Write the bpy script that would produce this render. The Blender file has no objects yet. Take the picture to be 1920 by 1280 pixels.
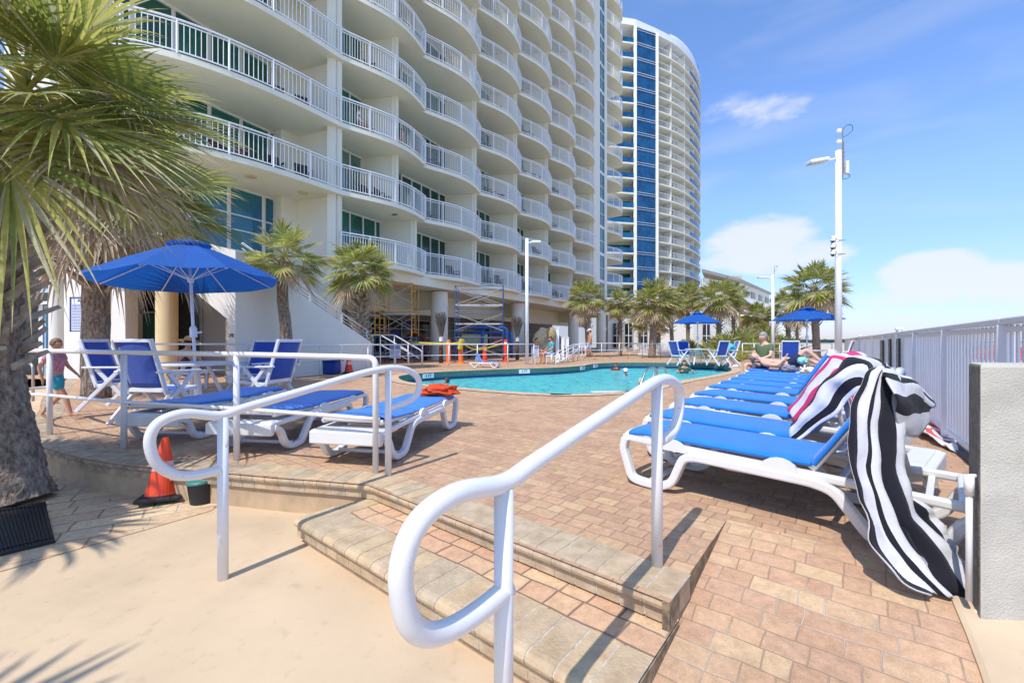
import bpy, bmesh, math, random
from mathutils import Vector, Matrix, noise
random.seed(7)
R = math.radians
S = bpy.context.scene
COL = S.collection
# ------------------------------------------------------------------ camera
F = 800.0                      # focal length in pixels of the 1920 wide picture
EYE = 1.05                     # eye height above the pool deck (deck = 0)
cam = bpy.data.objects.new('camera', bpy.data.cameras.new('camera'))
cam.data.lens = 15; cam.data.sensor_width = 36
cam.data.clip_start = 0.05; cam.data.clip_end = 6000
cam.location = (0, 0, EYE); cam.rotation_euler = (R(90), 0, 0)
COL.objects.link(cam); S.camera = cam
# ------------------------------------------------------------------ light
SUN_EL = 57.0
SUNV = Vector((-.56, -.83, 0)).normalized()      # towards the sun, horizontally
S.view_settings.view_transform = 'Standard'; S.view_settings.look = 'None'
S.view_settings.exposure = 0.22; S.view_settings.gamma = 1
w = bpy.data.worlds.new('World'); S.world = w; w.use_nodes = True
def build_world():
    nt = w.node_tree; N = nt.nodes; Lk = nt.links; N.clear()
    out = N.new('ShaderNodeOutputWorld'); bg = N.new('ShaderNodeBackground')
    sky = N.new('ShaderNodeTexSky'); sky.sky_type = 'NISHITA'; sky.sun_disc = False
    sky.sun_elevation = R(SUN_EL); sky.sun_rotation = math.atan2(SUNV.x, SUNV.y)
    sky.air_density = 1.0; sky.dust_density = .4; sky.ozone_density = 3.0
    bg.inputs[1].default_value = 0.14
    tc = N.new('ShaderNodeTexCoord')
    def math_(op, a, b=None, c=None):
        m = N.new('ShaderNodeMath'); m.operation = op
        for i, v in enumerate((a, b, c)):
            if v is None: continue
            if isinstance(v, (int, float)): m.inputs[i].default_value = v
            else: Lk.new(v, m.inputs[i])
        return m.outputs[0]
    sep = N.new('ShaderNodeSeparateXYZ'); Lk.new(tc.outputs['Generated'], sep.inputs[0])
    x, y, z = sep.outputs
    az = math_('ARCTAN2', x, y); hyp = math_('SQRT', math_('ADD', math_('MULTIPLY', x, x), math_('MULTIPLY', y, y)))
    el = math_('ARCTAN2', z, hyp)
    comb = N.new('ShaderNodeCombineXYZ'); Lk.new(math_('MULTIPLY', az, 1.0), comb.inputs[0]); Lk.new(math_('MULTIPLY', el, 2.2), comb.inputs[1])
    n1 = N.new('ShaderNodeTexNoise'); n1.inputs['Scale'].default_value = 9; n1.inputs['Detail'].default_value = 7; n1.inputs['Roughness'].default_value = .55
    Lk.new(comb.outputs[0], n1.inputs['Vector'])
    n2 = N.new('ShaderNodeTexNoise'); n2.inputs['Scale'].default_value = 2.6; n2.inputs['Detail'].default_value = 5; n2.inputs['Distortion'].default_value = .8
    mp = N.new('ShaderNodeMapping'); mp.inputs['Rotation'].default_value = (0, 0, .5); mp.inputs['Scale'].default_value = (.9, 1.7, 1)
    Lk.new(comb.outputs[0], mp.inputs[0]); Lk.new(mp.outputs[0], n2.inputs['Vector'])
    def blob(a0, e0, ra, re, k=1.0):
        da = math_('DIVIDE', math_('SUBTRACT', az, a0), ra); de = math_('DIVIDE', math_('SUBTRACT', el, e0), re)
        r2 = math_('ADD', math_('MULTIPLY', da, da), math_('MULTIPLY', de, de))
        return math_('MULTIPLY', math_('MAXIMUM', math_('SUBTRACT', 1.0, r2), 0.0), k)
    def pix(px, py):
        a = math.atan2(px - 960, F); e = math.atan2(640 - py, math.hypot(F, px - 960)); return a, e
    tot = None
    for px, py, rx, ry, k in ((1425, 458, .125, .07, 1.1), (1500, 478, .11, .045, .9), (1380, 490, .09, .035, .7), (1760, 520, .095, .058, 1.1), (1865, 530, .075, .05, 1.0), (1690, 555, .09, .03, .6), (1960, 540, .09, .045, .8),
                           (1400, 210, .13, .045, .5), (1460, 215, .12, .035, .45), (1480, 590, .3, .03, .4)):
        a, e = pix(px, py); b = blob(a, e, rx, ry, k); tot = b if tot is None else math_('MAXIMUM', tot, b)
    # clouds all round at low elevation, thin wisps overhead
    dens = math_('ADD', tot, math_('MULTIPLY', math_('SUBTRACT', n1.outputs[0], .5), 1.5))
    mr = N.new('ShaderNodeMapRange'); mr.interpolation_type = 'SMOOTHERSTEP'
    mr.inputs[1].default_value = .12; mr.inputs[2].default_value = .80; Lk.new(dens, mr.inputs[0])
    m1 = math_('MULTIPLY', mr.outputs[0], math_('MINIMUM', math_('MULTIPLY', tot, 3.0), 1.0))
    mr2 = N.new('ShaderNodeMapRange'); mr2.interpolation_type = 'SMOOTHSTEP'
    mr2.inputs[1].default_value = .42; mr2.inputs[2].default_value = .8; Lk.new(n2.outputs[0], mr2.inputs[0])
    m2 = math_('MULTIPLY', mr2.outputs[0], .22)
    mask = math_('MAXIMUM', math_('MULTIPLY', m1, .84), m2)
    tint = N.new('ShaderNodeMix'); tint.data_type = 'RGBA'; tint.blend_type = 'MULTIPLY'; tint.inputs[0].default_value = 1
    tr_ = N.new('ShaderNodeValToRGB'); te = tr_.color_ramp.elements; te[0].position = 0; te[0].color = (.42, .435, .60, 1); te[1].position = 1; te[1].color = (.72, .92, 1.04, 1)
    x_ = te.new(.25); x_.color = (.70, .765, .98, 1)
    Lk.new(math_('MULTIPLY', el, .9), tr_.inputs[0]); vs_ = N.new('ShaderNodeVectorMath'); vs_.operation = 'SCALE'; vs_.inputs[3].default_value = 1.75; Lk.new(tr_.outputs[0], vs_.inputs[0]); Lk.new(vs_.outputs[0], tint.inputs[7])
    Lk.new(sky.outputs[0], tint.inputs[6])
    mix = N.new('ShaderNodeMix'); mix.data_type = 'RGBA'; Lk.new(mask, mix.inputs[0])
    mix.inputs[7].default_value = (5.5, 5.7, 6.2, 1)
    Lk.new(tint.outputs[2], mix.inputs[6]); Lk.new(mix.outputs[2], bg.inputs[0]); Lk.new(bg.outputs[0], out.inputs[0])
build_world()
sun = bpy.data.objects.new('sun', bpy.data.lights.new('sun', 'SUN')); COL.objects.link(sun)
sun.data.energy = 3.8; sun.data.angle = R(.5); sun.data.color = (1.0, .95, .87)
dv = Vector((SUNV.x * math.cos(R(SUN_EL)), SUNV.y * math.cos(R(SUN_EL)), math.sin(R(SUN_EL))))
sun.rotation_euler = dv.to_track_quat('Z', 'Y').to_euler()
S.cycles.max_bounces = 8; S.cycles.transparent_max_bounces = 16; S.cycles.use_denoising = True

# ------------------------------------------------------------------ helpers
def P(px, py, z=0.0):
    """point on the level z seen at a pixel of the 1920x1280 photograph"""
    Y = F * (EYE - z) / (py - 640.0)
    return Vector(((px - 960) / F * Y, Y, z))
def Q(px, py, Y):
    return Vector(((px - 960) / F * Y, Y, EYE + (640 - py) / F * Y))
class MB:
    def __init__(s): s.v = []; s.f = []; s.m = []; s.c = []
    def add(s, verts, faces, m=0):
        o = len(s.v); s.v += [tuple(x) for x in verts]
        for f in faces: s.f.append(tuple(i + o for i in f)); s.m.append(m)
    def box(s, c, d, rz=0, m=0, mat=None):
        x, y, z = d[0] / 2, d[1] / 2, d[2] / 2
        v = [Vector((a * x, b * y, e * z)) for e in (-1, 1) for a, b in ((-1, -1), (1, -1), (1, 1), (-1, 1))]
        M = mat if mat else Matrix.Rotation(rz, 3, 'Z'); c = Vector(c)
        s.add([M @ p + c for p in v], [(0, 3, 2, 1), (4, 5, 6, 7), (0, 1, 5, 4), (1, 2, 6, 5), (2, 3, 7, 6), (3, 0, 4, 7)], m)
    def bar(s, a, b, wd, ht, m=0):
        a = Vector(a); b = Vector(b); d = b - a; L = d.length
        if L < 1e-6: return
        x = d / L; up = Vector((0, 0, 1)) if abs(x.z) < .95 else Vector((0, 1, 0))
        y = up.cross(x).normalized(); z = x.cross(y)
        M = Matrix((x, y, z)).transposed()
        s.box((a + b) / 2, (L, wd, ht), m=m, mat=M)
    def tube(s, pts, r, n=8, m=0, cap=True, flat=1.0):
        pts = [Vector(p) for p in pts]; o = len(s.v); K = len(pts)
        rs = r if isinstance(r, (list, tuple)) else [r] * K
        prev = None
        for i, p in enumerate(pts):
            t = (pts[min(i + 1, K - 1)] - pts[max(i - 1, 0)]).normalized()
            if prev is None:
                up = Vector((0, 0, 1)) if abs(t.z) < .9 else Vector((1, 0, 0))
                a = up.cross(t).normalized()
            else:
                a = (prev - t * prev.dot(t))
                a = a.normalized() if a.length > 1e-6 else t.orthogonal().normalized()
            prev = a; b = t.cross(a)
            for k in range(n):
                an = 2 * math.pi * k / n
                s.v.append(tuple(p + a * (rs[i] * math.cos(an)) + b * (rs[i] * flat * math.sin(an))))
        for i in range(K - 1):
            for k in range(n):
                k2 = (k + 1) % n
                s.f.append((o + i * n + k, o + i * n + k2, o + (i + 1) * n + k2, o + (i + 1) * n + k)); s.m.append(m)
        if cap:
            s.f.append(tuple(o + k for k in reversed(range(n)))); s.m.append(m)
            s.f.append(tuple(o + (K - 1) * n + k for k in range(n))); s.m.append(m)
    def lathe(s, prof, c=(0, 0, 0), n=20, m=0, sx=1, sy=1):
        o = len(s.v); c = Vector(c)
        for r, z in prof:
            for k in range(n):
                a = 2 * math.pi * k / n
                s.v.append((c.x + r * math.cos(a) * sx, c.y + r * math.sin(a) * sy, c.z + z))
        for i in range(len(prof) - 1):
            for k in range(n):
                k2 = (k + 1) % n
                s.f.append((o + i * n + k, o + i * n + k2, o + (i + 1) * n + k2, o + (i + 1) * n + k)); s.m.append(m)
        s.f.append(tuple(o + k for k in reversed(range(n)))); s.m.append(m)
        s.f.append(tuple(o + (len(prof) - 1) * n + k for k in range(n))); s.m.append(m)
    def prism(s, poly, z0, z1, m=0):
        """poly: xy points counter-clockwise; z0,z1 heights"""
        n = len(poly)
        v = [(p[0], p[1], z0) for p in poly] + [(p[0], p[1], z1) for p in poly]
        f = [tuple(reversed(range(n))), tuple(range(n, 2 * n))] + [(i, (i + 1) % n, n + (i + 1) % n, n + i) for i in range(n)]
        s.add(v, f, m)
    def slab(s, pts, off, m=0):
        """pts: planar 3D polygon; extruded by vector off"""
        n = len(pts); off = Vector(off); v = [Vector(p) for p in pts]; v += [p + off for p in v]
        s.add(v, [tuple(reversed(range(n))), tuple(range(n, 2 * n))] + [(i, (i + 1) % n, n + (i + 1) % n, n + i) for i in range(n)], m)
    def grid(s, rows, m=0, close=False):
        o = len(s.v); nr = len(rows); nc = len(rows[0])
        for r_ in rows: s.v += [tuple(p) for p in r_]
        for i in range(nr - 1):
            for j in range(nc - 1):
                a = o + i * nc + j
                s.f.append((a, a + 1, a + nc + 1, a + nc)); s.m.append(m)
    def build(s, name, mats, parent=None, smooth=False, bevel=0, fix=False):
        me = bpy.data.meshes.new(name); me.from_pydata(s.v, [], s.f)
        if not isinstance(mats, (list, tuple)): mats = [mats]
        for q in mats: me.materials.append(q)
        if len(mats) > 1: me.polygons.foreach_set('material_index', s.m)
        if fix:
            b = bmesh.new(); b.from_mesh(me); bmesh.ops.recalc_face_normals(b, faces=b.faces); b.to_mesh(me); b.free()
        if smooth: me.polygons.foreach_set('use_smooth', [True] * len(me.polygons))
        me.update()
        o = bpy.data.objects.new(name, me); COL.objects.link(o)
        if parent: o.parent = parent
        if bevel:
            bm_ = o.modifiers.new('bevel', 'BEVEL'); bm_.width = bevel; bm_.segments = 2; bm_.limit_method = 'ANGLE'; bm_.angle_limit = R(40)
        return o
def autosmooth(o, ang=40):
    me = o.data
    me.polygons.foreach_set('use_smooth', [True] * len(me.polygons))
    b = bmesh.new(); b.from_mesh(me)
    for e in b.edges:
        if len(e.link_faces) == 2 and e.calc_face_angle(0) > R(ang): e.smooth = False
    b.to_mesh(me); b.free(); return o
def tag(o, label=None, cat=None, group=None, kind=None):
    if label: o['label'] = label
    if cat: o['category'] = cat
    if group: o['group'] = group
    if kind: o['kind'] = kind
    return o
def thing(name, loc, label, cat, rz=0, group=None):
    o = bpy.data.objects.new(name, None); COL.objects.link(o); o.location = loc; o.rotation_euler = (0, 0, rz)
    o.empty_display_size = .2
    return tag(o, label, cat, group)
def copy_tree(o, parent=None):
    c = o.copy(); COL.objects.link(c); c.parent = parent
    for ch in list(o.children): copy_tree(ch, c)
    return c
def dup(root, loc, rz=0, label=None, scale=None):
    c = copy_tree(root); c.location = loc; c.rotation_euler = (0, 0, rz)
    if label: c['label'] = label
    if scale: c.scale = (scale, scale, scale)
    return c
def bez(pts, n=8):
    """Catmull-Rom through points"""
    pts = [Vector(p) for p in pts]; out = []
    for i in range(len(pts) - 1):
        p0 = pts[max(i - 1, 0)]; p1 = pts[i]; p2 = pts[i + 1]; p3 = pts[min(i + 2, len(pts) - 1)]
        for k in range(n):
            t = k / n
            out.append(.5 * ((2 * p1) + (p2 - p0) * t + (2 * p0 - 5 * p1 + 4 * p2 - p3) * t * t + (3 * p1 - p0 - 3 * p2 + p3) * t ** 3))
    out.append(pts[-1]); return out
def rounded(pts, r, n=5):
    pts = [Vector(p) for p in pts]; out = [pts[0]]
    for i in range(1, len(pts) - 1):
        a, b, c = pts[i - 1], pts[i], pts[i + 1]
        d1 = (a - b); d2 = (c - b); k = min(r, d1.length * .48, d2.length * .48)
        p = b + d1.normalized() * k; q = b + d2.normalized() * k
        for j in range(n + 1):
            t = j / n; out.append(p * (1 - t) ** 2 + b * 2 * t * (1 - t) + q * t * t)
    out.append(pts[-1]); return out

# ------------------------------------------------------------------ materials
def mat(name, col, rough=.6, metal=0, spec=.5, noise_amt=0, noise_scale=5, bump=0, bump_scale=40, col2=None, alpha=None, coat=0, stretch=None, transl=0, sheen=0, contrast=(.35, .65)):
    m = bpy.data.materials.new(name); m.use_nodes = True; nt = m.node_tree; N = nt.nodes; L = nt.links
    b = N['Principled BSDF']; b.inputs['Base Color'].default_value = (*col, 1); b.inputs['Roughness'].default_value = rough
    b.inputs['Metallic'].default_value = metal; b.inputs['Specular IOR Level'].default_value = spec
    if coat: b.inputs['Coat Weight'].default_value = coat; b.inputs['Coat Roughness'].default_value = .15
    if sheen: b.inputs['Sheen Weight'].default_value = sheen; b.inputs['Sheen Roughness'].default_value = .5
    geo = N.new('ShaderNodeTexCoord'); src = geo.outputs['Object']
    if stretch:
        mp = N.new('ShaderNodeMapping'); mp.inputs['Scale'].default_value = stretch; L.new(src, mp.inputs[0]); src = mp.outputs[0]
    if noise_amt or col2:
        n = N.new('ShaderNodeTexNoise'); n.inputs['Scale'].default_value = noise_scale; n.inputs['Detail'].default_value = 6; n.inputs['Roughness'].default_value = .6
        L.new(src, n.inputs['Vector']); cr = N.new('ShaderNodeValToRGB')
        cr.color_ramp.elements[0].position = contrast[0]; cr.color_ramp.elements[1].position = contrast[1]
        c2 = col2 if col2 else tuple(c * (1 - noise_amt) for c in col)
        cr.color_ramp.elements[0].color = (*c2, 1); cr.color_ramp.elements[1].color = (*col, 1)
        L.new(n.outputs[0], cr.inputs[0]); L.new(cr.outputs[0], b.inputs['Base Color'])
    if bump:
        n = N.new('ShaderNodeTexNoise'); n.inputs['Scale'].default_value = bump_scale; n.inputs['Detail'].default_value = 4
        L.new(src, n.inputs['Vector']); bp = N.new('ShaderNodeBump'); bp.inputs['Strength'].default_value = bump; bp.inputs['Distance'].default_value = .01
        L.new(n.outputs[0], bp.inputs['Height']); L.new(bp.outputs[0], b.inputs['Normal'])
    if transl:
        t = N.new('ShaderNodeBsdfTranslucent'); t.inputs[0].default_value = (*[min(1, c * 1.5) for c in col], 1)
        mx = N.new('ShaderNodeMixShader'); mx.inputs[0].default_value = transl
        L.new(b.outputs[0], mx.inputs[1]); L.new(t.outputs[0], mx.inputs[2]); L.new(mx.outputs[0], N['Material Output'].inputs[0])
    return m
def nmath(N, L, op, a, b=None, c=None):
    m = N.new('ShaderNodeMath'); m.operation = op
    for i, v in enumerate((a, b, c)):
        if v is None: continue
        if isinstance(v, (int, float)): m.inputs[i].default_value = v
        else: L.new(v, m.inputs[i])
    return m.outputs[0]
def paver_mat(name, du, W, H, cols, mortar, mw=.006, run=.5, pos='Position', dirt=.25, bump=.6, rough=.85, rowrand=1.0):
    m = bpy.data.materials.new(name); m.use_nodes = True; N = m.node_tree.nodes; L = m.node_tree.links
    b = N['Principled BSDF']; b.inputs['Roughness'].default_value = rough; b.inputs['Specular IOR Level'].default_value = .25
    g = N.new('ShaderNodeNewGeometry'); src = g.outputs['Position']
    nz = N.new('ShaderNodeTexNoise'); nz.inputs['Scale'].default_value = 3.2; nz.inputs['Detail'].default_value = 3; L.new(src, nz.inputs['Vector'])
    v1 = N.new('ShaderNodeVectorMath'); v1.operation = 'SUBTRACT'; L.new(nz.outputs['Color'], v1.inputs[0]); v1.inputs[1].default_value = (.5, .5, .5)
    v2 = N.new('ShaderNodeVectorMath'); v2.operation = 'MULTIPLY_ADD'; L.new(v1.outputs[0], v2.inputs[0]); v2.inputs[1].default_value = (.05, .05, .05); L.new(src, v2.inputs[2])
    sp = N.new('ShaderNodeSeparateXYZ'); L.new(v2.outputs[0], sp.inputs[0]); x, y = sp.outputs[0], sp.outputs[1]
    M = lambda *a: nmath(N, L, *a)
    u = M('ADD', M('MULTIPLY', x, du[0] / W), M('MULTIPLY', y, du[1] / W)); v = M('ADD', M('MULTIPLY', x, -du[1] / H), M('MULTIPLY', y, du[0] / H))
    row = M('FLOOR', v); wn = N.new('ShaderNodeTexWhiteNoise'); wn.noise_dimensions = '1D'; L.new(row, wn.inputs['W'])
    u2 = M('ADD', u, M('ADD', M('MULTIPLY', wn.outputs[0], rowrand), M('MULTIPLY', row, run)))
    # rows made of bricks of two lengths
    big = M('FLOOR', M('DIVIDE', u2, 2.0)); fb = M('MULTIPLY', M('FRACT', M('DIVIDE', u2, 2.0)), 2.0)
    cb = N.new('ShaderNodeCombineXYZ'); L.new(big, cb.inputs[0]); L.new(row, cb.inputs[1])
    wb = N.new('ShaderNodeTexWhiteNoise'); wb.noise_dimensions = '2D'; L.new(cb.outputs[0], wb.inputs[0])
    split = M('ADD', M('MULTIPLY', wb.outputs[0], .7), .65)
    side = M('GREATER_THAN', fb, split)
    d1 = M('ABSOLUTE', M('SUBTRACT', fb, split)); d2 = M('MINIMUM', fb, M('SUBTRACT', 2.0, fb))
    du_ = M('MULTIPLY', M('MINIMUM', d1, d2), W)
    fv = M('FRACT', v); dv_ = M('MULTIPLY', M('MINIMUM', fv, M('SUBTRACT', 1.0, fv)), H)
    d = M('MINIMUM', du_, dv_)
    mr = N.new('ShaderNodeMapRange'); mr.inputs[1].default_value = mw * .3; mr.inputs[2].default_value = mw * 1.3; L.new(d, mr.inputs[0]); brick = mr.outputs[0]
    cc = N.new('ShaderNodeCombineXYZ'); L.new(M('ADD', big, M('MULTIPLY', side, .37)), cc.inputs[0]); L.new(row, cc.inputs[1])
    wc = N.new('ShaderNodeTexWhiteNoise'); wc.noise_dimensions = '2D'; L.new(cc.outputs[0], wc.inputs[0])
    cr = N.new('ShaderNodeValToRGB'); cr.color_ramp.elements[0].color = (*cols[0], 1); cr.color_ramp.elements[1].color = (*cols[-1], 1)
    for i, c in enumerate(cols[1:-1]):
        e = cr.color_ramp.elements.new((i + 1) / (len(cols) - 1)); e.color = (*c, 1)
    L.new(wc.outputs[0], cr.inputs[0])
    # mottling inside a brick and dirt over larger patches
    n3 = N.new('ShaderNodeTexNoise'); n3.inputs['Scale'].default_value = 22; n3.inputs['Detail'].default_value = 8; n3.inputs['Roughness'].default_value = .7; L.new(src, n3.inputs['Vector'])
    n4 = N.new('ShaderNodeTexNoise'); n4.inputs['Scale'].default_value = 1.1; n4.inputs['Detail'].default_value = 5; L.new(src, n4.inputs['Vector'])
    k = M('ADD', M('MULTIPLY', n3.outputs[0], 1.0), M('MULTIPLY', n4.outputs[0], dirt * 2)); k = M('ADD', k, .5 - dirt)
    n5 = N.new('ShaderNodeTexNoise'); n5.inputs['Scale'].default_value = 260; n5.inputs['Detail'].default_value = 2; L.new(src, n5.inputs['Vector'])
    k = M('MULTIPLY', k, M('ADD', M('MULTIPLY', n5.outputs[0], .8), .6))
    mc = N.new('ShaderNodeMix'); mc.data_type = 'RGBA'; mc.blend_type = 'MULTIPLY'; mc.inputs[0].default_value = 1; L.new(cr.outputs[0], mc.inputs[6]); L.new(k, mc.inputs[7])
    n6 = N.new('ShaderNodeTexNoise'); n6.inputs['Scale'].default_value = 2.5; n6.inputs['Detail'].default_value = 4; L.new(src, n6.inputs['Vector'])
    mg = N.new('ShaderNodeValToRGB'); mg.color_ramp.elements[0].position = .52; mg.color_ramp.elements[1].position = .68
    mg.color_ramp.elements[0].color = (*mortar, 1); mg.color_ramp.elements[1].color = (.52, .45, .37, 1); L.new(n6.outputs[0], mg.inputs[0])
    fm = N.new('ShaderNodeMix'); fm.data_type = 'RGBA'; L.new(brick, fm.inputs[0]); L.new(mg.outputs[0], fm.inputs[6]); L.new(mc.outputs[2], fm.inputs[7])
    L.new(fm.outputs[2], b.inputs['Base Color'])
    hgt = M('ADD', M('MULTIPLY', brick, 1.0), M('ADD', M('MULTIPLY', n3.outputs[0], .35), M('MULTIPLY', wc.outputs[0], .25)))
    bp = N.new('ShaderNodeBump'); bp.inputs['Strength'].default_value = bump; bp.inputs['Distance'].default_value = .006; L.new(hgt, bp.inputs['Height']); L.new(bp.outputs[0], b.inputs['Normal'])
    return m
BR = [(.41, .245, .16), (.49, .305, .185), (.52, .32, .20), (.45, .275, .175), (.54, .365, .215), (.42, .25, .165)]
STEP_D = Vector((.775, -.632)); 
M_deck = paver_mat('deck_pavers', (.775, -.632), .132, .105, BR, (.30, .205, .14), mw=.004)
M_ramp = paver_mat('ramp_pavers', (.775, -.632), .14, .105, [(.45, .27, .17), (.52, .33, .20), (.47, .285, .185), (.55, .38, .225)], (.35, .245, .165), dirt=.38, mw=.003)
M_tread = paver_mat('tread_pavers', (.775, -.632), .18, .13, [(.62, .40, .24), (.55, .33, .21), (.66, .47, .28)], (.20, .14, .10))
M_patch = paver_mat('side_pavers', (.82, .57), .3, .2, [(.64, .46, .28), (.58, .40, .27), (.68, .52, .33)], (.28, .2, .13), mw=.008)
M_coat = mat('cream_coating', (.63, .475, .315), .8, noise_amt=.10, noise_scale=1.3, bump=.12, bump_scale=18, spec=.25)
M_cope = mat('cast_coping', (.60, .46, .31), .8, col2=(.36, .27, .18), noise_scale=7, bump=.4, bump_scale=60, spec=.25)
M_copedirty = mat('weathered_coping', (.46, .35, .24), .85, col2=(.16, .115, .08), noise_scale=8, bump=.5, bump_scale=50, spec=.2)
M_grout = mat('white_grout', (.60, .55, .46), .9, noise_amt=.45, noise_scale=25)
M_ochre = mat('ochre_wall', (.58, .42, .26), .85, noise_amt=.3, noise_scale=4)
M_rail = mat('white_pipe_paint', (.74, .735, .73), .3, col2=(.50, .42, .32), noise_scale=22, contrast=(.25, .33), coat=.2, bump=.08, bump_scale=60)
M_resin = mat('white_resin', (.74, .735, .72), .35, noise_amt=.05, noise_scale=12, spec=.5)
M_resin_s = mat('chair_resin', (.74, .77, .82), .4, noise_amt=.06, noise_scale=12)
def fabric(name, c, weave=900):
    m = mat(name, c, .75, noise_amt=.16, noise_scale=6, bump=.15, bump_scale=weave, sheen=.3, spec=.3); return m
M_blue = fabric('blue_sling', (.006, .20, .72))
M_blue2 = fabric('blue_sling_deep', (.010, .075, .46))
M_canopy = mat('blue_canopy', (.006, .10, .42), .7, noise_amt=.15, noise_scale=3, transl=.25, bump=.2, bump_scale=6)
M_conc = mat('rough_stucco', (.56, .535, .46), .95, noise_amt=.22, noise_scale=5, bump=.5, bump_scale=150, spec=.2)
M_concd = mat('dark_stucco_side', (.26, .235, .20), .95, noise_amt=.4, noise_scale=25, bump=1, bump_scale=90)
M_stucco = mat('cream_white_stucco', (.78, .77, .66), .8, noise_amt=.05, noise_scale=.8, bump=.1, bump_scale=30, spec=.25)
M_stucco2 = mat('stair_stucco', (.78, .75, .68), .8, noise_amt=.08, noise_scale=.6, spec=.25)
M_yel = mat('yellow_stucco', (.72, .56, .31), .8, noise_amt=.06, noise_scale=2)
M_soffit = mat('soffit_paint', (.80, .785, .65), .8, noise_amt=.05, noise_scale=1.2, spec=.2)
M_white = mat('white_metal', (.84, .86, .87), .35, noise_amt=.04)
M_gal = mat('aged_galvanised', (.36, .33, .30), .5, metal=.6, noise_amt=.3, noise_scale=30)
M_steel = mat('stainless', (.6, .6, .58), .18, metal=1)
M_dark = mat('dark_interior', (.03, .032, .035), .7)
M_black = mat('black_rubber', (.018, .018, .02), .55, bump=.4, bump_scale=60, noise_amt=.3)
M_redtape = mat('cone_orange', (.85, .07, .015), .5, noise_amt=.15, noise_scale=9)
M_orange = mat('orange_plastic', (.9, .20, .03), .5, noise_amt=.1)
M_sand = mat('pale_sand', (.62, .52, .38), .95, noise_amt=.2, noise_scale=.3)
def glass(name, c, c2, rough=.04, spec=1.0, sc=.6):
    m = mat(name, c, rough, spec=spec, col2=c2, noise_scale=sc, contrast=(.42, .58)); 
    b = m.node_tree.nodes['Principled BSDF']; b.inputs['IOR'].default_value = 1.6; return m
M_glassg = glass('green_tinted_glass', (.02, .17, .115), (.012, .09, .07), spec=.45)
M_glassb = glass('blue_reflective_glass', (.015, .13, .27), (.02, .17, .20), spec=.5)
M_glasst = glass('teal_strip_glass', (.006, .12, .13), (.004, .075, .10), spec=.25)
M_glassd = glass('tower_blue_glass', (.008, .10, .24), (.005, .06, .15), spec=.35)
M_navy = mat('navy_blue_panel', (.012, .05, .32), .4)
M_win = glass('dark_window_glass', (.02, .03, .035), (.01, .012, .014), spec=.25)

def coat_detail():
    nt = M_coat.node_tree; N = nt.nodes; L = nt.links; b = N['Principled BSDF']; src = b.inputs['Base Color'].links[0].from_socket
    tc = N.new('ShaderNodeTexCoord'); pos = tc.outputs['Object']
    def noise_(sc, det, lo, hi):
        n = N.new('ShaderNodeTexNoise'); n.inputs['Scale'].default_value = sc; n.inputs['Detail'].default_value = det; L.new(pos, n.inputs['Vector'])
        m = N.new('ShaderNodeMapRange'); m.inputs[1].default_value = lo; m.inputs[2].default_value = hi; L.new(n.outputs[0], m.inputs[0]); return m.outputs[0]
    v = N.new('ShaderNodeTexVoronoi'); v.feature = 'DISTANCE_TO_EDGE'; v.inputs['Scale'].default_value = .42
    nd = N.new('ShaderNodeTexNoise'); nd.inputs['Scale'].default_value = 5; nd.inputs['Detail'].default_value = 5; L.new(pos, nd.inputs['Vector'])
    mx = N.new('ShaderNodeVectorMath'); mx.operation = 'MULTIPLY_ADD'; L.new(nd.outputs['Color'], mx.inputs[0]); mx.inputs[1].default_value = (.16, .16, .16); L.new(pos, mx.inputs[2]); L.new(mx.outputs[0], v.inputs['Vector'])
    crack = nmath(N, L, 'MULTIPLY', nmath(N, L, 'LESS_THAN', v.outputs['Distance'], .0016), nmath(N, L, 'GREATER_THAN', noise_(1.4, 2, .0, 1.0), .54))
    speck = noise_(95, 2, .70, .76); stain = noise_(2.2, 6, .50, .75); scuff = noise_(14, 7, .60, .74)
    dark = nmath(N, L, 'ADD', nmath(N, L, 'MULTIPLY', crack, .55), nmath(N, L, 'ADD', nmath(N, L, 'MULTIPLY', speck, .30), nmath(N, L, 'ADD', nmath(N, L, 'MULTIPLY', stain, .26), nmath(N, L, 'MULTIPLY', scuff, .24))))
    mm = N.new('ShaderNodeMix'); mm.data_type = 'RGBA'; L.new(dark, mm.inputs[0]); L.new(src, mm.inputs[6]); mm.inputs[7].default_value = (.26, .19, .13, 1); L.new(mm.outputs[2], b.inputs['Base Color'])
coat_detail()
# ------------------------------------------------------------------ ground, deck, steps, pool
GZ = -.28; TZ = -.115
du2 = Vector((.775, -.632, 0)).normalized(); pp2 = Vector((.632, .775, 0)).normalized()
FN0 = Vector((5.77, 6.087, 0)); FND = Vector((.592, .806, 0)).normalized(); FNN = Vector((.806, -.592, 0))
edge = [(-12.5, 12.0), (-9.2, 8.4), (-7.0, 6.3), (-5.9, 5.1), (-5.02, 4.42), (-4.4, 4.10), (-3.94, 3.87), (-3.59, 3.73), (-3.2, 3.60), (-2.7, 3.50), (-2.26, 3.40), (-1.845, 3.30), (-1.46, 3.22), (-1.06, 3.13)]
edge = [(p.x, p.y) for p in bez([(a, b, 0) for a, b in edge], 4)]
C0 = (.633, 1.715); T0 = (1.27, 2.52); R0 = Vector((T0[0], T0[1], 0)) + du2 * .78
def F2(t, off=0): p = FN0 + FND * t + FNN * off; return (p.x, p.y)
ri = F2(-5.3, .25)
outer = edge + [C0, T0, (R0.x, R0.y), ri, F2(27.5, .25), (24, 60), (-40, 60), (-40, 12.0)]
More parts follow.
